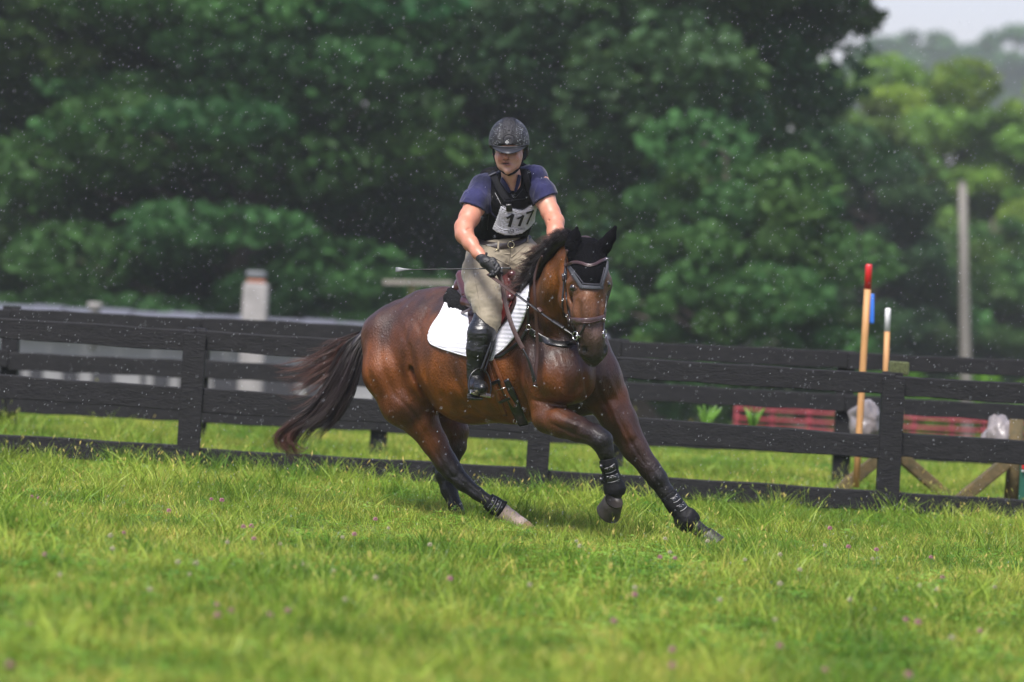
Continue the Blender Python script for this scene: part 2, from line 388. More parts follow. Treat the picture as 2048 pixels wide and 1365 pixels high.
def gn_scatter(name, pts, sources, rotz, scale, idx, tilt=None):
    hid = bpy.data.collections.new(name + '_sources')
    for k, (v, f, c, m) in enumerate(sources):
        me = bpy.data.meshes.new(f'{name}_{k:02d}'); me.from_pydata([tuple(p) for p in v], [], f); me.update()
        a = me.color_attributes.new('Col', 'FLOAT_COLOR', 'POINT'); c4 = np.ones((len(c), 4), dtype=np.float32); c4[:, :3] = np.array(c); a.data.foreach_set('color', c4.ravel())
        me.materials.append(m); o = bpy.data.objects.new(f'{name}_{k:02d}', me); hid.objects.link(o)
    me = bpy.data.meshes.new(name); me.vertices.add(len(pts)); me.vertices.foreach_set('co', np.asarray(pts, np.float32).ravel())
    rot = np.zeros((len(pts), 3), np.float32); rot[:, 2] = rotz
    if tilt is not None: rot[:, 0] = tilt[:, 0]; rot[:, 1] = tilt[:, 1]
    a = me.attributes.new('rot', 'FLOAT_VECTOR', 'POINT'); a.data.foreach_set('vector', rot.ravel())
    a = me.attributes.new('scl', 'FLOAT', 'POINT'); a.data.foreach_set('value', np.asarray(scale, np.float32))
    a = me.attributes.new('pick', 'INT', 'POINT'); a.data.foreach_set('value', np.asarray(idx, np.int32))
    o = bpy.data.objects.new(name, me); COL.objects.link(o)
    ng = bpy.data.node_groups.new(name + '_scatter', 'GeometryNodeTree')
    ng.interface.new_socket('Geometry', in_out='INPUT', socket_type='NodeSocketGeometry'); ng.interface.new_socket('Geometry', in_out='OUTPUT', socket_type='NodeSocketGeometry')
    N = ng.nodes; L = ng.links; gi = N.new('NodeGroupInput'); go = N.new('NodeGroupOutput')
    ci = N.new('GeometryNodeCollectionInfo'); ci.inputs['Collection'].default_value = hid; ci.inputs['Separate Children'].default_value = True; ci.inputs['Reset Children'].default_value = True
    ip = N.new('GeometryNodeInstanceOnPoints'); ip.inputs['Pick Instance'].default_value = True
    def named(nm, t):
        n = N.new('GeometryNodeInputNamedAttribute'); n.data_type = t; n.inputs['Name'].default_value = nm; return n.outputs['Attribute']
    L.new(gi.outputs[0], ip.inputs['Points']); L.new(ci.outputs[0], ip.inputs['Instance']); L.new(named('pick', 'INT'), ip.inputs['Instance Index'])
    e2r = N.new('FunctionNodeEulerToRotation'); L.new(named('rot', 'FLOAT_VECTOR'), e2r.inputs[0]); L.new(e2r.outputs[0], ip.inputs['Rotation'])
    L.new(named('scl', 'FLOAT'), ip.inputs['Scale']); L.new(ip.outputs[0], go.inputs[0])
    md = o.modifiers.new('scatter', 'NODES'); md.node_group = ng
    return o
def field_points(d0, d1, dens, margin=1.6, z=True):
    A = 0; n = int(dens * (0.15 * (d1**2 - d0**2) + 2 * margin * (d1 - d0)))
    y = rng.uniform(d0, d1, n * 2); w = 0.15 * y + margin; keep = rng.uniform(0, 1, n * 2) < w / w.max(); y = y[keep][:n]; x = rng.uniform(-1, 1, len(y)) * (0.15 * y + margin)
    return np.stack([x, y, ground_z(x, y)], -1)
src = []
for k in range(5): src.append((*blades(44, .11, .045, .13, .0042, 10 + k, straw=.18, bend=.85), M_grass))
for k in range(3): src.append((*blades(30, .12, .05, .10, .004, 30 + k, straw=.10, bend=.9, clover=14), M_grass))
for k in range(2): src.append((*blades(20, .07, .12, .24, .0070, 40 + k, straw=.05, bend=.8), M_grass))
for k in range(2): src.append((*blades(4, .10, .15, .30, .0016, 50 + k, straw=.4, bend=.6, heads=.6), M_grass))
P1 = field_points(10.0, 25.0, 150); P2 = field_points(25.0, 36.0, 95, 2.0); P3 = field_points(36.0, 60.0, 12, 4.0)
PT = np.vstack([P1, P2, P3]); n = len(PT)
patch = np.array([noise.noise(Vector((p[0] * .9, p[1] * .45, 3.0))) for p in PT])
patch2 = np.array([noise.noise(Vector((p[0] * 2.1 + 9, p[1] * 1.2, 8.0))) for p in PT])
u = rng.uniform(0, 1, n); pick = rng.integers(0, 5, n)
pick = np.where((u < .25 + .9 * patch), rng.integers(5, 8, n), pick)
pick = np.where((rng.uniform(0, 1, n) < .05 + .25 * np.maximum(patch2, 0)), rng.integers(8, 10, n), pick)
pick = np.where((rng.uniform(0, 1, n) < .075), rng.integers(10, 12, n), pick)
sc = rng.uniform(.75, 1.2, n) * (1 + .40 * patch2) * .98
# the strip the horses run on is trodden shorter
sc = sc * (1 - .30 * np.exp(-((PT[:, 1] - 19.5) / 1.0) ** 2) * np.clip((2.6 - np.abs(PT[:, 0] - .3)) / .6, 0, 1))
# unmown tufts at the foot of both fences
def fence_tufts(y, n_, x0, x1):
    c = rng.uniform(x0, x1, n_ // 5); return np.stack([c[rng.integers(0, len(c), n_)] + rng.normal(0, .10, n_), y + rng.normal(0, .10, n_), np.zeros(n_)], -1)
FT = np.vstack([fence_tufts(23.2, 230, -5, 5), fence_tufts(21.9, 150, -5, 5), fence_tufts(27.0, 130, -6, 6)])
FT[:, 2] = ground_z(FT[:, 0], FT[:, 1]); PT = np.vstack([PT, FT]); pick = np.concatenate([pick, np.where(rng.uniform(0, 1, len(FT)) < .16, rng.integers(10, 12, len(FT)), rng.integers(8, 10, len(FT)))]); sc = np.concatenate([sc, rng.uniform(.7, 1.25, len(FT))])
tl = rng.normal(0, .10, (len(PT), 2))
tag(gn_scatter('grass', PT, src, rng.uniform(0, 6.28, len(PT)), sc, pick, tl), kind='stuff')

# ---------------------------------------------------------------- black board fences
M_tar = mat('tarred_board', (0.0125, 0.0122, 0.0135), 0.6, var=.45, vscale=7, bump=.6, bscale=24, stretch=(1.5, 8, 8), col2=(0.0040, 0.0040, 0.0050), spec=.22, rvar=.12)
M_moss = mat('mossy_top', (0.085, 0.10, 0.035), 0.9, var=.5, vscale=60, bump=.8, bscale=90)
def wavy_board(x0, x1, y, z0, h, th, slope, seed, n=14):
    """a sawn board with a slightly uneven upper and lower edge; ends butt clear of their neighbours"""
    r = random.Random(seed); V = []; Fc = []
    a1, a2 = r.uniform(0, 9), r.uniform(0, 9)
    for i in range(n + 1):
        t = i / n; x = x0 + (x1 - x0) * t; zz = z0 + slope * t; wb = .003 * math.sin(a1 + 5 * t) + .003 * math.sin(a2 + 23 * t); wt = .003 * math.sin(a2 + 4 * t) + .0022 * math.sin(a1 + 19 * t) + r.uniform(-.0015, .0015)
        yy = y + .006 * math.sin(a1 + 3 * t); c = .004
        V += [(x, yy - th/2, zz + wb + c), (x, yy - th/2 + c, zz + wb), (x, yy + th/2 - c, zz + wb), (x, yy + th/2, zz + wb + c),
              (x, yy + th/2, zz + h + wt - c), (x, yy + th/2 - c, zz + h + wt), (x, yy - th/2 + .009, zz + h + wt), (x, yy - th/2, zz + h + wt - .008)]
    for i in range(n):
        for j in range(8): Fc.append([i*8+j, i*8+(j+1)%8, (i+1)*8+(j+1)%8, (i+1)*8+j])
    Fc += [list(range(8))[::-1], [n*8+j for j in range(8)]]
    return V, [f[::-1] for f in Fc]
def build_fence(label, y, post_x, heights, bh, post_h, group, facing=True, seed=0, round_tops=False, skew=0.0):
    root = empty('board_fence', (0, y, 0), label, 'fence', group); r = random.Random(seed)
    for i, x in enumerate(post_x):
        lean = Matrix.Rotation(math.radians(r.uniform(-.6, .6)), 3, 'Y')
        hh = post_h + r.uniform(-.01, .02)
        v, f = box(x, y + .085, hh / 2 - .1, .125, .11, hh + .2, .008, lean); p = mesh_obj('post', v, f, M_tar, root, smooth=False)
        if facing:
            v, f = box(x, y - .028, post_h / 2 - .04, .142, .022, post_h + .02, .004, lean); mesh_obj('face_board', v, f, M_tar, root, smooth=False)
    for i in range(len(post_x) - 1):
        for k, (z0, h) in enumerate(zip(heights, bh)):
            v, f = wavy_board(post_x[i] + .004, post_x[i + 1] - .004, y, z0 + r.uniform(-.008, .008), h, .028, r.uniform(-.01, .01), seed * 31 + i * 7 + k)
            mesh_obj('rail', v, f, M_tar, root, smooth=False)
    return root
YF, YB = 23.3, 27.2
def fx(px, py, y):            # world x on the vertical plane y seen at (px,py)
    d = FWD + (px - 1024) / F * RIGHT - (py - 682.5) / F * UP
    return (CAM + d * (y / d[1]))[0]
fp = [fx(-335, 800, YF), fx(380, 820, YF), fx(1078, 850, YF), fx(1778, 900, YF), fx(2480, 950, YF)]
fr = build_fence('near black board fence right behind the horse, three rails and wide faced posts', YF, fp, [.062, .415, .80], [.128, .150, .130], .935, None, True, 3)
fr.rotation_euler = (0, math.radians(.7), 0); fr.location.z = .0; fr.location.x = 0
# the post near the right poles stands proud, its end grain mossy
tp = [o for o in fr.children if o.name.startswith('post')][3]
v, f = box(fp[3] + .03, YF + .085, .975, .125, .105, .085, .012); cap = mesh_obj('mossy_end', v, f, M_moss, tp, smooth=False)
bp = [fx(-360, 700, YB), fx(15, 760, YB), fx(398, 760, YB), fx(760, 820, YB), fx(1238, 780, YB), fx(1690, 820, YB), fx(2140, 840, YB), fx(2600, 840, YB)]
build_fence('far black board fence, out of focus beyond the near one', YB, bp, [.22, .545, .86], [.135, .13, .125], .99, None, False, 8)
v, f = box(fx(1238, 700, YB) - .0, YB - .03, .86, .09, .02, .26, .004)
M_pale = mat('weathered_board', (0.30, 0.29, 0.27), .8, var=.3, vscale=9, bump=.3)
# ---------------------------------------------------------------- jump furniture behind the fence
M_pine = mat('bare_pine', (0.50, 0.26, 0.095), .55, var=.18, vscale=5, stretch=(30, 30, 2), bump=.15)
M_red = mat('red_paint', (0.55, 0.012, 0.015), .4, coat=.3); M_white = mat('white_paint', (0.80, 0.80, 0.80), .4, coat=.2)
M_blue = mat('blue_paint', (0.03, 0.16, 0.62), .4, coat=.2)
M_green_p = mat('green_paint', (0.01, 0.085, 0.055), .45, coat=.2); M_log = mat('mossy_log', (0.11, 0.075, 0.028), .85, var=.5, vscale=14, col2=(0.06, 0.05, 0.02), bump=.7, bscale=30)
M_sheet = mat('grey_sheet', (0.24, 0.215, 0.21), .45, var=.35, vscale=10, bump=.5, bscale=14, coat=.3)
M_blk = mat('black_fitting', (0.02, 0.02, 0.022), .4)
def pole(label, px0, py0, px1, py1, d, band, bandlen, r=.021, group='marker poles at the jump'):
    top = W(px0, py0, d); bot = W(px1, py1, d)
    root = empty('marker_pole', tuple(bot), label, 'marker pole', group)
    t = bandlen; mid = top + (bot - top) * t
    v, f = tube([bot + (top - bot) * q for q in np.linspace(0, 1 - t, 5)], r, 14); mesh_obj('shaft', v, f, M_pine, root)
    v, f = tube([mid, mid + (top - mid) * .9, mid + (top - mid) * .97, top], [r * 1.03, r * 1.03, r * .95, r * .7], 14); mesh_obj('painted_tip', v, f, band, root)
    return root
DP = 25.2
rp = pole('tall natural wood pole with a red tip standing behind the near fence', 1738, 529, 1712, 975, DP, M_red, .112, .0235)
v, f = box(0, 0, 0, .034, .028, .205, .012); a_ = W(1743.5, 618, DP + .02); v = [tuple(np.array(ROT @ Vector((p[0], p[2], -p[1]))) + a_) for p in v]
mesh_obj('blue_clip', v, f, M_blue, rp)
pole('shorter natural wood pole with a white tip, right of the red one', 1776, 617, 1762, 990, DP + .5, M_white, .125, .0195)
def timber(a, b, w, h, m, name, root, bev=.01):
    a = np.array(a, float); b = np.array(b, float); L_ = np.linalg.norm(b - a); q = Vector(b - a).to_track_quat('Z', 'Y').to_matrix(); c = (a + b) / 2
    v, f = box(c[0], c[1], c[2], w, h, L_, bev, q); return mesh_obj(name, v, f, m, root, smooth=False)
def stand(label, px, d, lean, extra):
    g = W(px, 990, d); root = empty('jump_standard', (g[0], g[1], 0), label, 'jump stand', 'timber jump stands beyond the near fence')
    x, y = g[0], g[1]
    v, f = tube([(x, y, -.05), (x + .01, y, .3), (x + .012, y, .62)], [.052, .05, .048], 16); mesh_obj('log_upright', v, f, M_log, root)
    timber((x - .40, y - .10, .02), (x - .05, y - .11, .34), .13, .08, M_log, 'brace', root)
    timber((x + .42, y + .1, .02), (x + .06, y + .06, .30), .12, .08, M_log, 'brace', root)
    timber((x, y - .55, .035), (x, y + .45, .035), .10, .07, M_log, 'foot', root)
    return root, x, y
r1, x1, y1 = stand('timber jump stand with slanted brace under the two marker poles', 1782, 25.6, 0, 0)
v, f = box(x1 + .085, y1 - .10, .345, .045, .03, .075, .008); mesh_obj('red_cup', v, f, M_red, r1)
r2, x2, y2 = stand('timber jump stand at the right edge with green board and red bracket', 2022, 24.9, 0, 0)
v, f = box(x2 + .066, y2 - .11, .20, .06, .03, .40, .004); mesh_obj('green_board', v, f, M_green_p, r2, smooth=False)
v, f = box(x2 + .075, y2 - .135, .33, .060, .03, .075, .006); mesh_obj('red_bracket', v, f, M_red, r2, smooth=False)
for k in range(4):
    v, f = tube([(x2 + .05 + .035 * (k % 2), y2 - .13, .30 + .10 * (k // 2) - .02), (x2 + .05 + .035 * (k % 2), y2 - .15, .30 + .10 * (k // 2) - .02)], .006, 8); mesh_obj('bolt', v, f, M_white, r2)
def lump(px, py, d, rx, rz, seed, label):
    c = W(px, py, d); r = random.Random(seed); bm = bmesh.new(); bmesh.ops.create_icosphere(bm, subdivisions=4, radius=1)
    for v in bm.verts:
        n1 = noise.noise(v.co * 1.6 + Vector((seed, 0, 0))); n2 = abs(noise.noise(v.co * 3.7 + Vector((0, seed, 0)))); k = 1 + .28 * n1 - .22 * n2
        v.co = Vector((v.co.x * rx * k, v.co.y * .16 * k, v.co.z * rz * k))
    v = [(p.co.x + c[0], p.co.y + c[1], p.co.z + c[2]) for p in bm.verts]; bm.verts.index_update(); f = [[q.index for q in p.verts] for p in bm.faces]; bm.free()
    o = mesh_obj('sheet_bundle', v, f, M_sheet); return tag(o, label, 'wrapped bundle', 'grey wrapped bundles on the jump stands')
lump(1728, 845, 25.9, .125, .155, 3, 'crumpled pale grey bundle behind the tall red tipped pole')
lump(1997, 880, 25.3, .115, .17, 8, 'crumpled pale grey bundle beside the log post at the right edge')

# red pipe fence in the dip
M_redpipe = mat('red_enamel', (0.26, 0.030, 0.040), .6, var=.2, vscale=3)
root = empty('pipe_fence', (5, 44, -1.6), 'low red pipe rail fence far behind, lower right', 'fence')
yp = 44.0
def zr(px, py): return W(px, py, yp)[2]
zt = [zr(1500, 820), zr(1500, 838), zr(1500, 852), zr(1500, 864)]
zt = [W(1500, p, yp)[2] for p in (819, 838, 855, 870)]
xs = [W(p, 840, yp)[0] for p in (1474, 1545, 1618, 1755, 1828, 1905, 1970, 2110, 2250)]
for z in zt:
    v, f = tube([(xs[0] - .02, yp - .05, z), (xs[-1], yp - .05, z)], .020, 10); mesh_obj('rail', v, f, M_redpipe, root)
for x in xs:
    v, f = tube([(x, yp, zt[0] + .04), (x, yp, -1.9)], .030, 10); mesh_obj('post', v, f, M_redpipe, root)
# utility pole
M_pole = mat('grey_pole_wood', (0.17, 0.16, 0.14), .8, var=.3, vscale=3, stretch=(8, 8, .6), bump=.3)
b_ = W(1932, 760, 62); t_ = W(1925, 369, 62)
up = empty('utility_pole', (b_[0], b_[1], -2.3), 'tall pale grey utility pole rising against the trees on the right', 'utility pole')
b2 = b_ + (b_ - t_) * 1.0
v, f = tube([b2, b_, (b_ + t_) / 2, t_], [.115, .10, .085, .072], 14); mesh_obj('shaft', v, f, M_pole, up)
v, f = tube([t_ , t_ + np.array([0, 0, .05])], [.08, .03], 14); mesh_obj('cap', v, f, M_pole, up)
# grey fence-post-like signboard and rail behind the croup
M_plank = mat('pale_plank', (0.22, 0.20, 0.17), .8, var=.25, vscale=6)
a = W(766, 565, 48); b = W(905, 567, 48); rt = empty('crossbar_sign', tuple(W(826, 640, 48)), 'pale crossbar on a yellowish post behind the croup', 'crossbar')
timber(a, b, .16, .06, M_plank, 'crossbar', rt)
M_yw = mat('lichen_post', (0.30, 0.27, 0.10), .85, var=.3, vscale=6)
timber(W(826, 571, 48.1), W(826, 700, 48.1), .15, .08, M_yw, 'post', rt)

# ---------------------------------------------------------------- long low shed with chimney on the left, in the dip
M_roof = mat('grey_roofing', (0.13, 0.135, 0.165), .6, var=.2, vscale=2, bump=.2); M_wall = mat('whitewash', (0.32, 0.32, 0.32), .8, var=.12, vscale=2)
M_dark = mat('dark_opening', (0.03, 0.03, 0.035), .5); M_stone = mat('grey_render', (0.25, 0.24, 0.23), .85, var=.25, vscale=5, bump=.3)
M_brick = mat('rusty_cap', (0.35, 0.12, 0.06), .8, var=.3, vscale=9); M_slate = mat('dark_metal', (0.10, 0.11, 0.12), .5)
ys = 52.0; sx0, sx1 = -10.5, 1.4
root = empty('shed', (-4.5, ys, -2.3), 'long low shed with grey roof and white wall behind the fences on the left', 'shed')
ze = W(400, 672, ys)[2]; zrg = W(400, 636, ys + 2.2)[2]
nb = 24; bw = (sx1 - sx0) / nb
for i in range(nb):
    xa = sx0 + i * bw + .01; xb = xa + bw - .02; q = .02 * (i % 2)
    V = [(xa, ys - .35, ze + q), (xb, ys - .35, ze + q), (xb, ys + 2.2, zrg + q), (xa, ys + 2.2, zrg + q), (xa, ys - .35, ze + .05 + q), (xb, ys - .35, ze + .05 + q), (xb, ys + 2.2, zrg + .05 + q), (xa, ys + 2.2, zrg + .05 + q)]
    mesh_obj('roof_panel', V, [[0,3,2,1],[4,5,6,7],[0,1,5,4],[1,2,6,5],[2,3,7,6],[3,0,4,7]], M_roof, root, smooth=False)
v, f = box((sx0 + sx1) / 2, ys + .1, ze - 1.3, sx1 - sx0 - .3, .16, 2.5, .01); wl = mesh_obj('wall', v, f, M_wall, root, smooth=False)
v, f = box((sx0 + sx1) / 2, ys + 3.9, zrg - 1.5, sx1 - sx0 - .3, .16, 2.8, .01); mesh_obj('rear_wall', v, f, M_wall, root, smooth=False)
V = [(sx0, ys + 2.2, zrg), (sx1, ys + 2.2, zrg), (sx1, ys + 4.2, ze), (sx0, ys + 4.2, ze), (sx0, ys + 2.2, zrg + .05), (sx1, ys + 2.2, zrg + .05), (sx1, ys + 4.2, ze + .05), (sx0, ys + 4.2, ze + .05)]
mesh_obj('rear_roof', V, [[0,3,2,1],[4,5,6,7],[0,1,5,4],[1,2,6,5],[2,3,7,6],[3,0,4,7]], M_roof, root, smooth=False)
for i, (pa, pb) in enumerate([(-30, 40), (58, 82), (124, 153), (183, 224), (281, 287), (306, 335), (358, 412), (425, 505), (520, 590), (610, 640)]):
    xa, xb = W(pa, 770, ys)[0], W(pb, 770, ys)[0]; z1, z0 = W((pa + pb) / 2, 735, ys)[2], -2.3
    v, f = box((xa + xb) / 2, ys - .01, (z0 + z1) / 2, xb - xa, .1, z1 - z0, .005); mesh_obj('opening', v, f, M_dark, root, smooth=False)
ca = W(510, 625, 50.5); z_t = W(510, 566, 50.5)[2]
ch = empty('chimney_stack', (ca[0], 50.5, -2.3), 'pale rendered square stack with a rusty rim and dark cap, left background', 'chimney stack')
v, f = box(ca[0], 50.5, (z_t - 2.3) / 2, .345, .345, z_t + 2.3, .05); mesh_obj('shaft', v, f, M_stone, ch)
v, f = box(ca[0], 50.5, z_t + .02, .25, .25, .05, .02); mesh_obj('rim', v, f, M_brick, ch)
v, f = box(ca[0] - .005, 50.5, z_t + .11, .27, .27, .10, .03); mesh_obj('cap', v, f, M_slate, ch)
cb = W(190, 620, 51.0)
vt = empty('roof_vent', (cb[0], 51.0, -2.3), 'small pale vent cowl on the shed roof at the far left', 'vent')
v, f = tube([(cb[0], 51, zrg - .5), (cb[0], 51, cb[2] - .02)], .055, 12); mesh_obj('pipe', v, f, M_stone, vt)
v, f = tube([(cb[0], 51, cb[2] - .02), (cb[0], 51, cb[2] + .05), (cb[0], 51, cb[2] + .1)], [.07, .11, .10], 12); mesh_obj('cowl', v, f, M_stone, vt)

# ---------------------------------------------------------------- trees
def leaf_mat(name, rough=.5):
    return mat(name, rough=.6, attr=True, var=.25, vscale=2.0, trans=.42, spec=.15)
M_leaf = leaf_mat('tree_leaves'); M_bark = mat('bark', (0.10, 0.08, 0.065), .9, var=.4, vscale=10, bump=.8, bscale=20, stretch=(4, 4, .8))
def leaves(centers, radii, n_each, size, color, seed, shellbias=.55, droop=0.0, cvar=.18):
    r = np.random.default_rng(seed); out = []; cc = []
    for c, rad, n in zip(centers, radii, n_each):
        d = r.normal(size=(n, 3)); d /= np.linalg.norm(d, axis=1)[:, None]; rr = r.uniform(0, 1, n) ** (1 / 3 * (1 - shellbias) + .02 * shellbias)
        p = d * rr[:, None] * rad + c; out.append(p)
        tone = np.clip(1 + r.normal(0, cvar), .5, 1.7); hue = r.normal(0, .08); col = np.array(color) * tone * np.array([1 + hue, 1, 1 - hue])
        cc.append(np.clip(col * r.uniform(.75, 1.25, (n, 1)), 0.003, 1))
    P = np.vstack(out); Cc = np.vstack(cc) * np.array([1.0, 1.18, 1.0]); n = len(P)
    a = r.normal(size=(n, 3)); a[:, 2] *= .6; a /= np.linalg.norm(a, axis=1)[:, None]; b = np.cross(a, r.normal(size=(n, 3))); b /= np.linalg.norm(b, axis=1)[:, None]
    s = size * r.uniform(.6, 1.3, n)[:, None]; V = np.stack([P - a * s, P + b * s * .5, P + a * s, P - b * s * .5], 1).reshape(-1, 3)
    Fq = np.arange(4 * n).reshape(-1, 4); return V, Fq, np.repeat(Cc, 4, 0)
def make_tree(x, y, z0, H, R_, kind, color, label, seed, group, size=.16, nclump=70, per=420):
    r = np.random.default_rng(seed); root = empty('conifer_tree' if kind == 'conifer' else 'broadleaf_tree', (x, y, z0), label, 'tree', group)
    tr = np.array([[x + .12 * math.sin(seed + i), y, z0 + H * t] for i, t in enumerate(np.linspace(0, .92, 8))])
    v, f = tube(tr, np.linspace(.032 * H, .006 * H, 8), 12); mesh_obj('trunk', v, f, M_bark, root)
    cs, rs, ns, br = [], [], [], []
    nclump = int(nclump * (1.0 if kind == 'conifer' else 1.5)); per = int(per * (1.0 if kind == 'conifer' else .72))
    for k in range(nclump):
        if kind == 'conifer':
            t = r.uniform(.10, 1) ** 1.0; reach = R_ * (1.08 - t) ** .7 * r.uniform(.35, 1); an = r.uniform(0, 2 * math.pi)
            c = np.array([x + reach * math.cos(an), y + reach * math.sin(an), z0 + H * t - .12 * reach]); rad = np.array([r.uniform(.8, 1.5), r.uniform(.8, 1.5), r.uniform(.28, .5)]) * (R_ / 4)
            ang = r.uniform(0, 1)
        else:
            d = r.normal(size=3); d /= np.linalg.norm(d); q = r.uniform(.35, 1) ** .6; t = .55 + .42 * d[2] * q
            c = np.array([x + R_ * d[0] * q, y + R_ * d[1] * q, z0 + H * t]); s_ = r.uniform(.30, 1.1) * (R_ / 4); rad = np.array([s_ * r.uniform(.8, 1.6), s_ * r.uniform(.8, 1.6), s_ * r.uniform(.5, 1.0)])
        cs.append(c); rs.append(rad); ns.append(per)
        st = np.array([x, y, max(z0 + .15 * H, c[2] - .4 * np.linalg.norm(c[:2] - [x, y]))])
        br.append(tube([st, (st + c) / 2 + np.array([0, 0, .1]), c], [.05, .035, .012], 6))
    V, Fq, Cc = leaves(cs, rs, ns, size, color, seed)
    mesh_obj('crown', V, Fq, M_leaf, root, smooth=False, cols=Cc)
    v, f = merge(br); o = mesh_obj('branches', v, f, M_bark, root); o['kind'] = 'stuff'
    return root
GA = 'dark trees massed behind the rider'
dk = (0.075, 0.14, 0.060); md_ = (0.046, 0.090, 0.042); lt = (0.085, 0.16, 0.035)
make_tree(-9.0, 69, -2.3, 15, 4.6, 'conifer', (0.045, 0.085, 0.025), 'layered dark conifer at the far left edge of the picture', 11, GA, nclump=150)
make_tree(-4.9, 66, -2.3, 15, 4.9, 'conifer', (0.045, 0.10, 0.032), 'large conifer with drooping layered boughs, left of the rider', 12, GA, nclump=170)
make_tree(-1.2, 71, -2.3, 16, 4.0, 'conifer', dk, 'dark conifer directly behind the rider, between lighter neighbours', 13, GA, nclump=130)
make_tree(1.8, 68, -2.3, 15, 4.2, 'broadleaf', md_, 'tall dark broadleaf tree just right of the rider', 14, GA, nclump=110)
make_tree(2.5, 67, -2.3, 17, 3.0, 'broadleaf', (0.055, 0.105, 0.036), 'broad leafy tree whose crown edge meets the sky at the right', 15, GA, nclump=130)
make_tree(3.5, 62, -2.3, 6.6, 2.3, 'broadleaf', (0.065, 0.13, 0.042), 'smaller bright green tree in front of the dark ones, right of the rider', 16, GA, nclump=70, size=.12)
make_tree(-9.5, 80, -2.3, 17, 5.5, 'broadleaf', dk, 'tall dark tree at the back, behind the far left conifer', 17, GA, nclump=110, per=300)
make_tree(-3.0, 82, -2.3, 17, 5.5, 'broadleaf', dk, 'tall dark tree at the back, left of centre', 18, GA, nclump=110, per=300)
make_tree(1.6, 82, -2.3, 18, 4.3, 'broadleaf', dk, 'tall dark tree at the back, right of centre', 19, GA, nclump=110, per=300)
GB = 'lighter trees beyond the utility pole'
make_tree(12.6, 112, -2.3, 12.0, 3.8, 'broadleaf', (0.17, 0.25, 0.05), 'yellow green tree at the right edge below the hazy ridge', 21, GB, nclump=80, size=.2)
make_tree(9.2, 108, -2.3, 11.0, 2.8, 'broadleaf', (0.12, 0.19, 0.05), 'middle sized green tree right of the big dark crown', 22, GB, nclump=70, size=.2)
make_tree(16.0, 108, -2.3, 11.0, 3.2, 'broadleaf', (0.15, 0.23, 0.045), 'olive tree cut off by the right edge', 23, GB, nclump=70, size=.2)
make_tree(9.3, 96, -2.3, 8.2, 2.5, 'broadleaf', (0.045, 0.085, 0.035), 'low dark tree behind the marker poles', 24, GB, nclump=60, size=.18)
make_tree(12.5, 98, -2, 6.4, 2.4, 'broadleaf', (0.075, 0.14, 0.04), 'low round tree at the foot of the utility pole', 25, GB, nclump=60, size=.18)
GC = 'hazy trees on the far ridge'
for i, (x, H) in enumerate([(45, 20), (52, 23), (59, 22.5), (66, 26), (73, 24)]):
    make_tree(x, 500, 17.0, H, 8, 'broadleaf', (0.06, 0.13, 0.045), ['far hazy tree, leftmost on the ridge beside the big crown', 'far hazy tree, second on the ridge from the big crown', 'far hazy tree in the middle of the ridge', 'tallest far hazy tree on the ridge near the right edge', 'far hazy tree at the right edge of the ridge'][i], 40 + i, GC, nclump=60, per=260, size=.8)
# low bright scrub beyond the dip, and leafy weeds by the far fence
GD = 'bright bushes beyond the dip'
def bush(x, y, z0, R_, H, color, label, seed, n=16, per=260, size=.10, group=GD):
    r = np.random.default_rng(seed); cs = [np.array([x + r.uniform(-1, 1) * R_, y + r.uniform(-.5, .5) * R_, z0 + H * r.uniform(.2, .8)]) for _ in range(n)]
    rad = [np.array([R_ * .4, R_ * .4, H * .25])] * n; V, Fq, Cc = leaves(cs, rad, [per] * n, size, color, seed)
    root = empty('bush', (x, y, z0), label, 'bush', group); mesh_obj('foliage', V, Fq, M_leaf, root, smooth=False, cols=Cc)
    v, f = merge([tube([(x, y, z0 - .1), (x + .1 * k, y, z0 + H * .3), c], [.03, .02, .008], 6) for k, c in enumerate(cs[:6])]); o = mesh_obj('stems', v, f, M_bark, root); o['kind'] = 'stuff'
bush(9.0, 74, -2.3, 1.1, 2.5, (0.15, 0.30, 0.03), 'bright lime green bush at the foot of the utility pole', 61)
bush(11.2, 76, -2.3, 1.3, 2.3, (0.14, 0.27, 0.03), 'bright green bush at the right edge of the picture', 62)
bush(8.6, 82, -2.3, 1.2, 2.55, (0.09, 0.17, 0.03), 'mid green bush between the marker poles and the utility pole', 63)
def weed(px, py, d, label, seed, hgt=.22):
    g = W(px, py, d); r = random.Random(seed); root = empty('weed_clump', (g[0], g[1], g[2]), label, 'weeds', 'leafy weeds by the far fence'); 
    for k in range(11):
        an = r.uniform(0, 6.28); L_ = hgt * r.uniform(.6, 1.1); out = r.uniform(.2, .6) * L_
        pts = catmull([g, g + [out * .3 * math.cos(an), out * .3 * math.sin(an), L_ * .6], g + [out * math.cos(an), out * math.sin(an), L_]], 6)
        v, f = ribbon(pts, np.tile([math.sin(an), -math.cos(an), .3], (6, 1)), [.012, .03, .042, .04, .025, .004], .002); mesh_obj('leaf', v, f, M_weed, root)
M_weed = mat('weed_leaf', (0.16, 0.34, 0.045), .5, var=.2, vscale=9, trans=.3)
weed(1412, 868, 29, 'broad leaved bright weeds showing above the middle rail', 5)
weed(1505, 870, 29.5, 'smaller clump of weeds beside the red pipe fence', 6, .22)
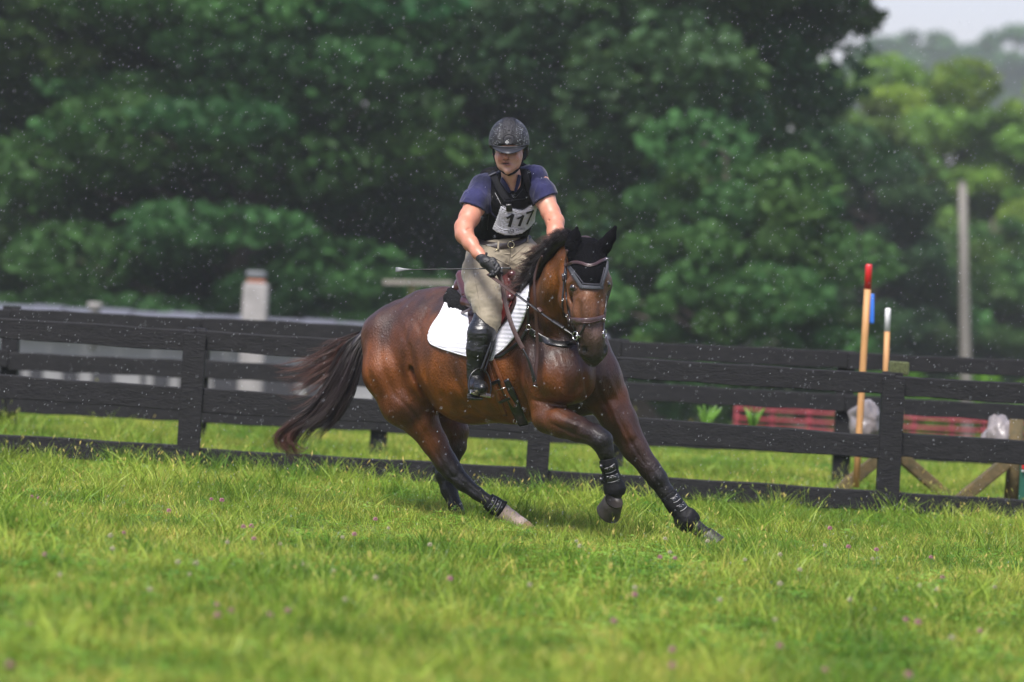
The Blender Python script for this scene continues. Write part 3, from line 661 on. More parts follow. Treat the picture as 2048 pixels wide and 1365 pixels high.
# ---------------------------------------------------------------- damp air
hz = bpy.data.materials.new('damp_air'); hz.use_nodes = True; hn = hz.node_tree; hn.nodes.remove(hn.nodes['Principled BSDF'])
pv = hn.nodes.new('ShaderNodeVolumePrincipled'); pv.inputs['Color'].default_value = (0.84, 0.90, 0.96, 1); pv.inputs['Density'].default_value = HAZE = 0.00048
hn.links.new(pv.outputs[0], hn.nodes['Material Output'].inputs['Volume'])
v, f = box(0, 570, 22.0, 1240, 1300, 52.0, 0); tag(mesh_obj('haze', v, f, hz, smooth=False), kind='stuff')
# ---------------------------------------------------------------- the horse
LAT = np.array([-0.62, 0.0, -0.78]); FLAT = (LAT, .88)
BAY = (0.122, 0.034, 0.0065); BRIGHT = (0.20, 0.058, 0.006); DARKB = (0.040, 0.0165, 0.0105); BLK = (0.006, 0.0045, 0.004); GOLD = (0.19, 0.064, 0.010)
WHT = (0.98, 0.74, 0.56); SEAL = (0.022, 0.010, 0.0075); MUZ = (0.024, 0.017, 0.015)
HP = []
# trunk
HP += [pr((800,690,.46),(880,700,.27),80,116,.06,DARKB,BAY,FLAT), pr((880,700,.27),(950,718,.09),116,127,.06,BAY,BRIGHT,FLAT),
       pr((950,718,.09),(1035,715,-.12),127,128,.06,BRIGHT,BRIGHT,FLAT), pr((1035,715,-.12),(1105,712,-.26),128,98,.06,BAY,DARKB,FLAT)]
HP += [pr((838,604,.34),(900,605,.20),22,24,.08,DARKB,DARKB), pr((1040,592,-.10),(1085,585,-.20),24,24,.08,DARKB,DARKB)]
# quarters
HP += [pr((778,672,.34),(783,742,.28),57,57,.05,DARKB,BAY), pr((783,742,.28),(812,805,.26),57,51,.04,BRIGHT,BAY), pr((812,805,.26),(840,840,.27),51,36,.03,BAY,BAY)]
HP += [pr((815,700,.20),(838,772,.17),24,22,.05,BAY,BAY)]       # muscle in front of the thigh
HP += [pr((800,640,.36),(850,640,.20),38,30,.06,DARKB,DARKB), pr((870,650,.11),(866,655,.10),17,17,.06,DARKB,DARKB)]
HP += [pr((820,690,.66),(850,780,.66),62,58,.04,BAY,BAY), pr((850,780,.66),(890,838,.62),58,42,.04,BAY,SEAL)]
# near hind leg (white pastern)
HP += chain([(840,840,.27,36,BAY),(868,885,.28,26.5,BAY),(892,925,.27,22,SEAL),(905,943,.26,20.5,BLK),(925,965,.24,16.5,BLK),(955,988,.22,12.8,BLK),(985,1008,.19,13,BLK)],.02)
HP += chain([(985,1008,.19,13,BLK),(1003,1022,.17,16.5,(.05,.035,.03))],.015) + chain([(1010,1027,.165,16,WHT),(1024,1036,.16,14,WHT),(1044,1051,.14,15.5,WHT)],.012)
HP += [pr((858,895,.31),(884,934,.30),9,11,.025,SEAL,BLK)]
# far hind leg
HP += chain([(890,838,.62,42,SEAL),(908,862,.58,30,BAY),(911,892,.57,22,SEAL),(898,928,.56,18.5,BLK),(890,950,.55,19,BLK),(898,980,.53,16.5,BLK),(911,1013,.50,13.5,BLK),(919,1036,.48,16,BLK),(926,1052,.47,14,BLK)],.02)
HP += [pr((895,908,.60),(874,938,.59),9,10.5,.025,BLK,BLK)]
# shoulder, breast
HP += [pr((1085,640,-.36),(1103,745,-.48),62,60,.05,DARKB,DARKB), pr((1120,735,-.55),(1128,752,-.58),58,58,.04,DARKB,BAY), pr((1148,735,-.55),(1153,768,-.56),44,34,.03,DARKB,BAY)]
HP += [pr((1166,690,-.32),(1190,755,-.36),50,51,.04,DARKB,DARKB), pr((1190,755,-.36),(1213,792,-.33),50,41,.04,DARKB,BAY), pr((1120,790,-.25),(1175,790,-.25),50,40,.05,SEAL,SEAL)]
# near fore
HP += [pr((1090,770,-.50),(1096,832,-.52),41,31,.035,BAY,BAY)]
HP += chain([(1098,836,-.54,32,DARKB),(1125,846,-.62,29,DARKB),(1155,858,-.69,24.5,DARKB),(1190,871,-.78,20,SEAL),(1203,882,-.80,21,BLK),(1211,903,-.80,15.5,BLK),(1217,928,-.78,12.5,BLK),(1224,962,-.76,12.5,BLK),(1229,980,-.75,16.5,BLK),(1228,998,-.75,13.5,BLK)],.02)
HP += [pr((1112,836,-.66),(1150,850,-.76),13,9,.03,BAY,DARKB)]
# far fore
HP += chain([(1213,792,-.33,41,BAY),(1240,845,-.35,34,DARKB),(1270,898,-.37,25.5,DARKB),(1300,938,-.39,20.5,SEAL),(1314,957,-.40,19.5,BLK),(1331,984,-.40,15.5,BLK),(1350,1010,-.41,13,BLK),(1374,1040,-.41,17,BLK),(1392,1055,-.42,13,BLK),(1408,1067,-.42,14,BLK)],.02)
HP += [pr((1225,820,-.42),(1258,872,-.43),14,8,.03,BAY,BAY)]
# neck
HP += [pr((1095,680,-.34),(1108,618,-.50),82,60,.05,DARKB,DARKB), pr((1108,618,-.50),(1134,560,-.68),60,48,.05,BAY,GOLD), pr((1134,560,-.68),(1152,522,-.80),48,38,.04,GOLD,GOLD), pr((1152,522,-.80),(1168,506,-.88),38,33,.03,BAY,DARKB)]
HP += [pr((1150,620,-.60),(1140,700,-.48),30,40,.06,SEAL,DARKB)]
# head
yaw = math.radians(18); HN = np.array([math.sin(yaw), 0, -math.cos(yaw)]); HL = np.array([math.cos(yaw), 0, math.sin(yaw)])
FC = (0.115, 0.042, 0.011); FD = (0.080, 0.043, 0.033)
HP += [pr((1176,515,-.94),(1181,556,-1.02),31,37,.03,BLK,FC), pr((1181,562,-1.04),(1178,628,-1.07),33,29.5,.03,FC,FC), pr((1178,628,-1.07),(1182,672,-1.08),29,25,.03,FC,FD),
       pr((1182,672,-1.08),(1186,702,-1.05),25,25.5,.02,FD,MUZ), pr((1186,704,-1.03),(1187,714,-1.00),22,17,.02,MUZ,MUZ)]
HP += [pr((1143,566,-1.02),(1146,580,-1.02),10,9,.035,FC,FC), pr((1214,560,-.98),(1213,574,-.98),9,8,.03,FC,FC)]
HP += [pr((1156,560,-.86),(1150,598,-.86),35,30,.03,BAY,GOLD), pr((1150,598,-.86),(1163,650,-.96),30,19,.035,BAY,FD), pr((1192,568,-.84),(1185,615,-.87),32,25,.03,SEAL,SEAL)]
HP += [pr((1137,596,-1.00),(1150,640,-1.05),4,3,.03,FC,FC), pr((1168,600,-1.145),(1171,660,-1.14),6,5,.05,FC,FD)]   # facial crest, nasal bones
HP += [pr((1184,722,-.98),(1180,718,-.93),11,12,.02,MUZ,MUZ)]
HP += [pr((1165,696,-1.085),(1166,706,-1.085),9,8,.02,MUZ,MUZ), pr((1208,693,-1.04),(1207,702,-1.04),8,8,.02,MUZ,MUZ)]
# ears
for E in [[(1149,514,-1.0,13),(1147,493,-1.0,15),(1150,474,-1.0,10.5),(1153.5,458,-1.0,3)], [(1197,508,-.96,13),(1208,494,-.96,13),(1221,476,-.96,9.5),(1230,456,-.96,3)]]:
    HP += [pr(p[:3], q[:3], p[3], q[3], .012, BLK, BLK, (HN, .62)) for p, q in zip(E[:-1], E[1:])]
# hollows and creases
def cut(a, b, ra, rb, k): return pr(a, b, ra, rb, k, sub=True)
HP += [cut((1168,699,-1.118),(1171,704,-1.118),5.2,4.2,.008), cut((1213,696,-1.075),(1211,701,-1.075),3.8,3.4,.008), cut((1164,714,-1.07),(1178,722,-1.07),1.3,1.3,.006)]
HP += [cut((1128,484+4,-.97),(1150,500,-1.03),2,2,.01), cut((1180,516,-.3),(1181,516,-.3),2,2,.02)]
HP += [cut((826,742,.045),(850,788,.06),5,7,.04), cut((850,788,.06),(884,838,.17),7,12,.05)]      # flank fold
HP += [cut((1110,818,-.77),(1145,832,-.80),3,3,.03), cut((1143,690,-.86),(1170,770,-.80),2,3,.05), cut((1163,775,-.70),(1172,740,-.75),5,3,.04)]
HP += [cut((1070,640,-.60),(1058,770,-.66),2,3,.06), cut((1152,606,-1.14),(1157,640,-1.15),3.5,3.5,.04), cut((1160,590,-1.15),(1155,572,-1.135),3,3,.03), cut((1202,600,-1.13),(1204,640,-1.13),3,3,.04)]
HP += [cut((888,905,.08),(902,935,.1),3,2,.02), cut((1228,850,-.48),(1276,925,-.46),2.5,2,.02), cut((1140,868,-.80),(1182,880,-.87),2,2,.018), cut((1180,520,-.3),(1181,521,-.3),2,2,.02)]
HORSE = Solid(HP, 0.0078)
def orient(V, Q):
    """outward winding"""
    a, b, c = V[Q[:, 0]], V[Q[:, 1]], V[Q[:, 2]]
    return Q if (np.cross(a, b) * c).sum() > 0 else Q[:, ::-1].copy()
def skin(name, Vc, Q, m, parent=None, cols=None, smooth=True):
    Vw = toW(Vc); Qo = orient(Vw - Vw.mean(0), Q); return mesh_obj(name, Vw, Qo, m, parent, smooth, cols)
hv, hq = HORSE.mesh(relax=1)
# muscle, vein and skin-fold relief, real surface displacement along the normal
hn_ = HORSE.grad(hv)
nz1 = np.array([noise.noise(Vector((p[0] * 7, p[1] * 7, p[2] * 7))) for p in hv]); nz2 = np.array([noise.noise(Vector((p[0] * 19, p[1] * 11, p[2] * 19))) for p in hv])
hpx, hpy = pix(hv)
amp = np.clip((900 - hpy) / 120, .15, 1) * np.where((hpx > 1125) & (hpy < 730), .35, 1)
def line_relief(pts, depth, w):
    P = catmull(np.array(pts, float), 40); d = np.min(np.hypot(hpx[:, None] - P[None, :, 0], hpy[:, None] - P[None, :, 1]), 1) if False else None
    sel = np.where((hpx > P[:, 0].min() - 4 * w) & (hpx < P[:, 0].max() + 4 * w) & (hpy > P[:, 1].min() - 4 * w) & (hpy < P[:, 1].max() + 4 * w) & (hn_[:, 2] < -.15))[0]
    D = np.hypot(hpx[sel, None] - P[None, :, 0], hpy[sel, None] - P[None, :, 1]); j = D.argmin(1); dm = D.min(1); taper = np.sin(np.pi * np.clip((j + 2) / 43, 0, 1)) ** .6
    rel[sel] += 1.8 * depth * np.exp(-(dm / w) ** 2) * taper * np.clip(-hn_[sel, 2] * 1.5, 0, 1)
rel = np.zeros(len(hv))
for pts, dp, w in [([(818,690),(824,735),(848,790),(885,845)], -.006, 5), ([(836,700),(842,745),(862,785)], .003, 6), ([(1078,612),(1068,690),(1080,765)], -.005, 7), ([(1095,640),(1088,700),(1096,760)], .004, 8),
    ([(1064,800),(1092,806),(1135,812)], -.006, 4), ([(1090,817),(1120,812),(1150,826)], -.003, 2), ([(1084,824),(1108,818),(1138,830)], -.0025, 2), ([(1163,715),(1173,765),(1176,800)], -.007, 5), ([(1186,735),(1200,790),(1222,830)], -.005, 5), ([(1205,720),(1222,770),(1245,812)], .004, 6),
    ([(762,668),(764,730),(790,795)], -.004, 7), ([(745,700),(748,745),(778,800)], .003, 8), ([(796,640),(812,690),(806,740)], -.004, 7), ([(830,640),(842,668),(836,690)], -.004, 6), ([(790,790),(828,830),(850,870)], -.004, 4), ([(850,862),(872,905),(888,935)], -.004, 3.5), ([(878,880),(898,925)], .002, 2.5), ([(912,955),(940,978),(970,1000)], -.003, 3), ([(890,935),(905,955),(915,950)], -.004, 3),
    ([(1100,846),(1145,868),(1180,880)], -.004, 3), ([(1112,838),(1150,850),(1182,864)], .002, 2.5), ([(1130,862),(1165,876)], .002, 2), ([(1196,870),(1206,888),(1210,905)], -.002, 3), ([(1232,825),(1262,885),(1290,930)], -.004, 4), ([(1248,830),(1280,885),(1302,925)], .003, 4), ([(1222,810),(1240,858),(1262,895)], .003, 3), ([(1302,945),(1318,968),(1330,985)], -.003, 3),
    ([(1108,640),(1128,668),(1150,690)], -.004, 3.5), ([(1085,630),(1105,662),(1140,692)], .003, 5), ([(1075,655),(1098,680)], -.003, 4), ([(1118,560),(1112,610),(1122,650)], -.004, 4), ([(1098,570),(1088,610),(1098,655)], .003, 6), ([(1122,590),(1128,612),(1138,640)], -.003, 3),
    ([(1060,700),(1052,755),(1066,790)], .0022, 2), ([(1110,760),(1128,790),(1160,795)], .0018, 1.8), ([(1105,700),(1118,735),(1112,770)], -.003, 6), ([(1128,700),(1140,745)], -.002, 6), ([(1143,600),(1147,622),(1153,640)], .0018, 1.6), ([(880,850),(905,838),(940,828)], .002, 2), ([(905,780),(925,810),(960,826)], -.002, 6), ([(1010,770),(1030,800),(1038,835)], -.002, 6), ([(900,720),(912,765),(940,800)], -.0025, 7), ([(885,690),(892,740),(912,785)], -.0025, 7), ([(1138,566),(1147,562),(1156,567)], .003, 2), ([(1140,589),(1148,592),(1156,588)], -.003, 2.2), ([(1164,655),(1162,680),(1166,690)], -.002, 3)]: line_relief(pts, dp, w)
hv = hv + hn_ * rel[:, None]
hv = hv + hn_ * (nz1 * .006 + nz2 * .0036)[:, None] * amp[:, None]
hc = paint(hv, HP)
# bay coat pattern: darker saddle of hair along the top line, sooty shoulder, bright flank and buttock
def blot(x, y, rx, ry): return np.exp(-(((hpx - x) / rx)**2 + ((hpy - y) / ry)**2))
def mixc(c, t, amt): t = np.clip(t * amt, 0, 1)[:, None]; return c * (1 - t) + np.array([c_ for c_ in [0]] * 0 + list(mixc.t)) * t
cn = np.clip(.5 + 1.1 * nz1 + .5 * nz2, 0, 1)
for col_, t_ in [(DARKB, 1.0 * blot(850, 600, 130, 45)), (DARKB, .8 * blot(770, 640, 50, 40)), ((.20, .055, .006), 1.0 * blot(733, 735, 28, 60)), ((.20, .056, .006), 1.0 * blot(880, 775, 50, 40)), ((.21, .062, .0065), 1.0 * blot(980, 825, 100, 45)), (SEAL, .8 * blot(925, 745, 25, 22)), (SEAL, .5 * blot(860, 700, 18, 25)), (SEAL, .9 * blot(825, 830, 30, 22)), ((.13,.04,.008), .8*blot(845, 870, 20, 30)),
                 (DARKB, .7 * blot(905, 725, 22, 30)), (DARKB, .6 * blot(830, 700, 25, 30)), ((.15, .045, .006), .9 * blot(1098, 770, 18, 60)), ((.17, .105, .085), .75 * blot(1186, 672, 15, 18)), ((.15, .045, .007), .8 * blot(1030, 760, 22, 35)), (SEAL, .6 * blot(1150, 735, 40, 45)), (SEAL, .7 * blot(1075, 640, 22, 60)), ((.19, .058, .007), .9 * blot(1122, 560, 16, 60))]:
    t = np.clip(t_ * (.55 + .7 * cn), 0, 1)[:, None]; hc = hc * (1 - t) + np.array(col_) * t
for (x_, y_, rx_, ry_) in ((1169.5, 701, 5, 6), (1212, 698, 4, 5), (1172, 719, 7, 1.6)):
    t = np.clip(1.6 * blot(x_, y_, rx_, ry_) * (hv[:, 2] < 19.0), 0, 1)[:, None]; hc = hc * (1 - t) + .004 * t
leg = (hpy > 700)
sheath = np.clip((.5 - cn) * .5, 0, .35)[:, None]; hc = hc * (1 - sheath) + hc * .45 * sheath
M_coat = mat('wet_bay_coat', rough=.46, attr=True, var=.45, vscale=15, bump=.6, bscale=150, spec=.38, coat=.10, rvar=.12, stretch=(1, 1, .45))
hoofs = toW(C(1024, 1075, 0))
horse = empty('horse', (float(toW(C(1000, 1060, .1))[0]), float(toW(C(1000, 1060, .1))[1]), 0.0), 'dark bay horse with one white hind pastern, cantering and turning towards the viewer', 'horse')
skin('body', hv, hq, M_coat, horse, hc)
M_eye = mat('wet_dark_eye', (0.008, 0.005, 0.004), .08, coat=1.0); M_lid = mat('eyelid', (0.03, 0.02, 0.016), .5)
def ball(c, r, m, name, parent, sc=(1, 1, 1), seg=20):
    bm = bmesh.new(); bmesh.ops.create_uvsphere(bm, u_segments=seg, v_segments=seg // 2, radius=r)
    v = [c + np.array([p.co.x * sc[0], p.co.y * sc[1], p.co.z * sc[2]]) for p in bm.verts]; bm.verts.index_update(); f = [[q.index for q in p.verts] for p in bm.faces]; bm.free()
    return mesh_obj(name, v, f, m, parent)
e1 = HORSE.hit([1147, 1216], [576, 569]); 
ball(toW(e1[0] + np.array([.001, 0, .007])), .0205, M_eye, 'eye', horse); ball(toW(e1[1] + np.array([-.004, 0, .016])), .017, M_eye, 'eye', horse)
for k in (0,):
    for sgn in (-1, 1):
        q = catmull([C(1139, 577, 0), C(1146, 577 + 5.5 * sgn - 1, 0), C(1154, 578, 0)], 12); qx, qy = pix(q); P = HORSE.hit(qx, qy); P[:, 2] -= .001
        v, f = tube(toW(P), np.array([.001] + [.0038] * 10 + [.001]), 8); mesh_obj('eyelid', v, f, M_coat if sgn < 0 else M_lid, horse, cols=np.tile(FD, (len(v), 1)))
# hooves
M_hoof = mat('hoof_horn', (0.030, 0.025, 0.021), .42, var=.35, vscale=25, bump=.3, stretch=(1, 1, 4)); M_hoofw = mat('pale_hoof_horn', (0.62, 0.38, 0.20), .5, var=.25, vscale=25)
def hoof(top, bot, rt, rb, toe, m, squash=.9):
    """rings from the coronet down to the ground edge; toe = direction in which the wall flares"""
    top, bot, toe = np.array(top), np.array(bot), np.array(toe, float); ax = bot - top; ax /= np.linalg.norm(ax); toe = toe - (toe @ ax) * ax; toe /= np.linalg.norm(toe); sd_ = np.cross(ax, toe)
    V = []; n = 28; rings = [(-.12, .93, 0), (0, 1, 0), (.04, 1.05, 0), (.35, None, .15), (.7, None, .3), (.97, None, .42), (1, None, .42), (1, -.8, .42)]
    for t, k, sh in rings:
        r = rt * (k if (k and k > 0) else 1) if t <= .05 else rt + (rb - rt) * t
        if k == -.8: r *= .8
        c = top + (bot - top) * t + toe * (sh * (rb) * .5)
        for j in range(n):
            a = 2 * math.pi * j / n; e = 1.12 if math.cos(a) > 0 else .92
            V.append(c + toe * r * math.cos(a) * e + sd_ * r * math.sin(a) * squash)
    f = [[i * n + j, i * n + (j + 1) % n, (i + 1) * n + (j + 1) % n, (i + 1) * n + j] for i in range(len(rings) - 1) for j in range(n)]
    f += [list(range(n)), [(len(rings) - 1) * n + j for j in range(n)][::-1]]
    return mesh_obj('hoof', toW(np.array(V)), f, m, horse)
hoof(C(1227,1002,-.79), C(1216,1020,-.735), 19*PX, 24.5*PX, [-.05,-1,-.2], M_hoof, 1.0)
hoof(C(1409,1068,-.42), C(1424,1091,-.42), 16*PX, 22*PX, [1,.25,-.3], M_hoof)
hoof(C(1044,1051,.14), C(1052,1072,.13), 16*PX, 22*PX, [1,.1,-.4], M_hoofw)
hoof(C(926,1050,.47), C(930,1072,.46), 15*PX, 20*PX, [.8,0,-.5], M_hoof)

# hair: tapering strands, one mesh per lock mass
def strands(guides, n, segs, r0, seed, spread, jit=.004, wave=.006, lens=(.6, 1.0), rtip=.15, clumps=0, curl=0.0):
    """guides: list of (k,3) paths in camera-aligned metres; each strand blends two neighbouring guides"""
    r = np.random.default_rng(seed); G = [catmull(g, segs + 1) for g in guides]; V = np.zeros((n, segs + 1, 3)); m = len(G)
    CG, CO, CP, CF, CL = r.uniform(0, m - 1, max(clumps, 1)), r.normal(0, 1, (max(clumps, 1), 3)), r.uniform(0, 6.28, (max(clumps, 1), 3)), r.uniform(3, 9, max(clumps, 1)), r.uniform(*lens, max(clumps, 1))
    tone = np.zeros(n)
    for i in range(n):
        ci = i % clumps if clumps else 0; g = CG[ci] if clumps else r.uniform(0, m - 1); tone[i] = ci * .618 % 1; k = min(int(g), m - 2); u = g - k; p = G[k] * (1 - u) + G[k + 1] * u; L_ = (CL[ci] * r.uniform(.86, 1.0) if clumps else r.uniform(*lens))
        t = np.linspace(0, 1, segs + 1) * L_; idx = t * segs; i0 = np.minimum(idx.astype(int), segs - 1); q = p[i0] * (1 - (idx - i0))[:, None] + p[i0 + 1] * (idx - i0)[:, None]
        o = (CO[ci] * spread + r.normal(0, 1, 3) * spread * .22) if clumps else r.normal(0, 1, 3) * spread; tt = np.linspace(0, 1, segs + 1)[:, None]
        ph = (CP[ci] + r.normal(0, .25, 3)) if clumps else r.uniform(0, 6.28, 3); fq = CF[ci] if clumps else r.uniform(3, 8)
        q = q + o * (.25 + .75 * tt) + wave * tt * np.sin(ph + tt * fq) + r.normal(0, jit, 3) * tt
        V[i] = q
    Vw = toW(V); T = np.gradient(Vw, axis=1); T /= np.linalg.norm(T, axis=2, keepdims=True) + 1e-9
    A = np.cross(T, r.normal(size=(n, 1, 3))); A /= np.linalg.norm(A, axis=2, keepdims=True) + 1e-9; B = np.cross(T, A)
    rad = r0 * (1 - (1 - rtip) * np.linspace(0, 1, segs + 1) ** 1.5)[None, :, None] * r.uniform(.6, 1.3, (n, 1, 1))
    ring = np.stack([Vw + rad * (math.cos(a) * A + math.sin(a) * B) for a in (0, 2.094, 4.189)], 2)
    vid = np.arange(n * (segs + 1) * 3).reshape(n, segs + 1, 3); F_ = []
    for a in range(3):
        b = (a + 1) % 3; F_.append(np.stack([vid[:, :-1, a], vid[:, :-1, b], vid[:, 1:, b], vid[:, 1:, a]], -1).reshape(-1, 4))
    tip = np.broadcast_to(np.linspace(0, 1, segs + 1)[None, :, None], (n, segs + 1, 3)).reshape(-1)
    return ring.reshape(-1, 3), np.vstack(F_), tip, (tone * .7 + .3 * r.uniform(0, 1, n) if clumps else r.uniform(0, 1, n)).repeat((segs + 1) * 3)
M_hair = mat('mane_and_tail_hair', rough=.42, attr=True, spec=.4)
def hair(name, sets, parent):
    for k, (guides, n, segs, r0, seed, spread, kw, c0, c1) in enumerate(sets):
        V, Fq, tip, rnd = strands(guides, n, segs, r0, seed, spread, **kw)
        c = np.array(c0)[None] * (1 - tip[:, None] ** 1.3) + np.array(c1)[None] * tip[:, None] ** 1.3; c = c * (.6 + .8 * rnd[:, None])
        o = mesh_obj(name, V, Fq, M_hair, parent, True, c); parent_ = parent
        yield o
BK = (.009, .006, .006); RB = (.10, .040, .028); RB2 = (.20, .085, .05)
def g(*pts): return np.array([C(*p) for p in pts])
tail_core = [g((738,662,.52),(706,684,.50),(680,722,.48),(656,768,.46),(622,815,.45),(590,842,.44),(566,856,.44)),
             g((739,668,.50),(715,700,.46),(698,738,.44),(672,790,.43),(640,832,.42),(606,862,.42),(585,892,.42)),
             g((740,676,.52),(722,705,.48),(708,742,.46),(694,788,.45),(668,832,.44),(634,862,.44),(606,905,.43))]
tail_up = [g((737,660,.53),(705,672,.55),(665,692,.56),(620,712,.56),(580,722,.56),(545,716,.55)),
           g((737,662,.53),(700,685,.55),(655,715,.56),(610,735,.56),(570,742,.56),(528,738,.55)),
           g((738,664,.53),(698,695,.54),(655,735,.55),(615,765,.55),(580,775,.55),(540,768,.54)),
           g((738,668,.52),(700,706,.50),(663,757,.49),(628,797,.48),(592,822,.47),(560,832,.47))]
tail_low = [g((700,720,.46),(670,760,.45),(632,805,.44),(596,832,.44),(568,850,.44),(552,868,.44),(560,892,.44),(578,905,.44)),
            g((690,740,.46),(655,790,.45),(618,835,.44),(585,860,.44),(566,885,.44),(575,908,.44),(598,912,.44)),
            g((685,750,.45),(648,800,.44),(612,850,.43),(592,880,.43),(600,900,.43),(615,892,.43),(612,870,.43))]
tail_wisp = [g((735,690,.5),(728,710,.5),(722,740,.49),(712,775,.49)), g((728,700,.5),(722,735,.49),(714,760,.49),(700,790,.48)), g((722,715,.5),(715,745,.49),(705,770,.49),(696,800,.49))]
tails = list(hair('tail', [(tail_core, 2000, 22, .0014, 1, .024, dict(lens=(.55, 1.0), wave=.020, clumps=70), BK, (.022, .012, .010)),
   (tail_up, 800, 18, .0010, 2, .020, dict(lens=(.35, 1.0), wave=.022, clumps=60), BK, RB), (tail_low, 700, 26, .0012, 3, .014, dict(lens=(.8, 1.0), wave=.020, clumps=34), (.03, .014, .01), RB),
   (tail_wisp, 60, 10, .0011, 4, .006, dict(lens=(.5, 1.0)), BK, BK)], horse))
v, f = tube(toW(catmull([C(745,655,.52), C(728,668,.50), C(708,690,.48), C(694,722,.46)], 12)), np.linspace(.030, .010, 12), 12); mesh_obj('dock', v, f, mat('dock_hair', BK, .4), horse)
# mane: roots along the crest, hair thrown up and back by the stride
crest = catmull([C(1066,590,-.36), C(1072,565,-.50), C(1085,530,-.62), C(1104,500,-.73), C(1128,478,-.83), C(1150,476,-.90)], 9)
def mane_set(lx, ly, dz, s): 
    out = []
    for k, p in enumerate(crest):
        t = k / (len(crest) - 1); x = lx * (1 - .35 * t); y = ly * (1 - t) + 2 * t
        d = np.array([x * PX, y * PX, dz]); out.append(np.array([p, p + d * .45 + [0, .02, 0], p + d]))
    return out
manes = list(hair('mane', [(mane_set(-46, 10, .02, 0), 2200, 8, .0016, 5, .011, dict(lens=(.5, 1.1), wave=.012, clumps=150), BK, (.030, .014, .011)),
   (mane_set(-30, -22, -.06, 0), 2000, 8, .0016, 6, .015, dict(lens=(.4, 1.0), wave=.006), BK, BK),
   (mane_set(-62, 4, .05, 0), 450, 8, .0011, 7, .014, dict(lens=(.6, 1.1), wave=.014, clumps=60), BK, RB)], horse))
v, f = tube(toW(crest + np.array([-.01, -.01, 0])), [.02] + [.03] * 7 + [.02], 12); mesh_obj('mane_root', v, f, mat('mane_root_hair', BK, .5), horse)
for o in tails + manes: o['kind'] = 'stuff'
# ---------------------------------------------------------------- tack
M_maroon = mat('oxblood_leather', (0.070, 0.017, 0.018), .30, var=.35, vscale=12, coat=.5, bump=.12, bscale=220)
M_brown = mat('brown_leather', (0.040, 0.015, 0.013), .36, var=.3, vscale=18, coat=.35, bump=.12, bscale=260)
M_brownl = mat('grey_brown_leather', (0.058, 0.030, 0.029), .35, var=.3, vscale=18, coat=.4, bump=.15, bscale=240)
M_tan = mat('tan_leather', (0.19, 0.060, 0.02), .42, var=.35, vscale=16, coat=.2, bump=.15, bscale=240)
M_black = mat('black_leather', (0.007, 0.007, 0.008), .30, var=.3, vscale=14, coat=.35, bump=.12, bscale=200)
M_web = mat('brown_web_rein', (0.045, 0.019, 0.015), .55, var=.25, vscale=40, bump=.3, bscale=300)
M_steel = mat('steel', (0.62, 0.62, 0.62), .22, metal=1.0); M_brass = mat('pale_brass', (0.55, 0.50, 0.32), .3, metal=1.0)
M_fleece = mat('black_sheepskin', (0.008, 0.0085, 0.010), .95, var=.4, vscale=120, bump=1.0, bscale=180, spec=.25)
M_knit = mat('black_knit', (0.0020, 0.0020, 0.003), .85, var=.3, vscale=60, bump=.3, bscale=500, spec=.08)
M_trim = mat('grey_felt_trim', (0.06, 0.063, 0.075), .8, var=.25, vscale=60, bump=.4, bscale=300)
M_neo = mat('black_neoprene', (0.005, 0.005, 0.006), .6, spec=.25, var=.3, vscale=30, bump=.2, bscale=150)
M_pipe = mat('pale_stitching', (0.42, 0.42, 0.42), .6)
M_red_lt = mat('red_leather', (0.13, 0.012, 0.011), .3, var=.3, vscale=14, coat=.6)
# quilted white pad
M_pad = mat('white_quilted_cotton', (0.70, 0.70, 0.75), .75, var=.05, vscale=9)
_n = M_pad.node_tree; _w = _n.nodes.new('ShaderNodeTexWave'); _w.bands_direction = 'Z'; _w.inputs['Scale'].default_value = 14; _w.inputs['Distortion'].default_value = .6
_t = _n.nodes.new('ShaderNodeTexCoord'); _b = _n.nodes.new('ShaderNodeBump'); _b.inputs['Strength'].default_value = .28; _b.inputs['Distance'].default_value = .006
_n.links.new(_t.outputs['Object'], _w.inputs['Vector']); _n.links.new(_w.outputs['Fac'], _b.inputs['Height']); _n.links.new(_b.outputs[0], _n.nodes['Principled BSDF'].inputs['Normal'])

SAG = (C(950, 718, .09), LAT)
TR = Solid([q for q in HP if not q.get('sub') and q['a'][1] > C(0, 800, 0)[1] and q['a'][0] < C(1135, 0, 0)[0] and q['a'][2] > 19.4 and q['a'][0] > C(720, 0, 0)[0] and max(q['ra'], q['rb']) > 14 * PX], 0.0056)
def on(px, py, off=0.0, base=None):
    """points lying on the horse under picture positions, with outward normals (camera-aligned)"""
    b = HORSE if base is None else base; P = b.hit(px, py, off); return P, b.grad(P)
def strap(name, pts, wpx, m, parent, off=.003, th=.004, n=None, base=None, free=False, nrm=None, wp2=None):
    """leather strap through picture positions; laid on the horse, or hanging free where pts carry a depth"""
    k = n or max(8, 5 * len(pts))
    if free:
        P = catmull([C(*p) for p in pts], k); N_ = np.tile([-.1, .1, -1.0] if nrm is None else nrm, (k, 1))
    else:
        q = catmull(np.array(pts, float), k); P, N_ = on(q[:, 0], q[:, 1], off, base)
        z = P[:, 2].copy()
        for _ in range(3): z[1:-1] = (z[:-2] + 2 * z[1:-1] + z[2:]) / 4
        P = P * (z / P[:, 2])[:, None]
    w = wpx * PX if wp2 is None else np.linspace(wpx, wp2, k) * PX
    Pw = toW(P); Nw = N_[:, 0:1] * RIGHT + N_[:, 1:2] * UP + N_[:, 2:3] * FWD
    v, f = ribbon(Pw, Nw, w, th); return mesh_obj(name, v, f, m, parent)
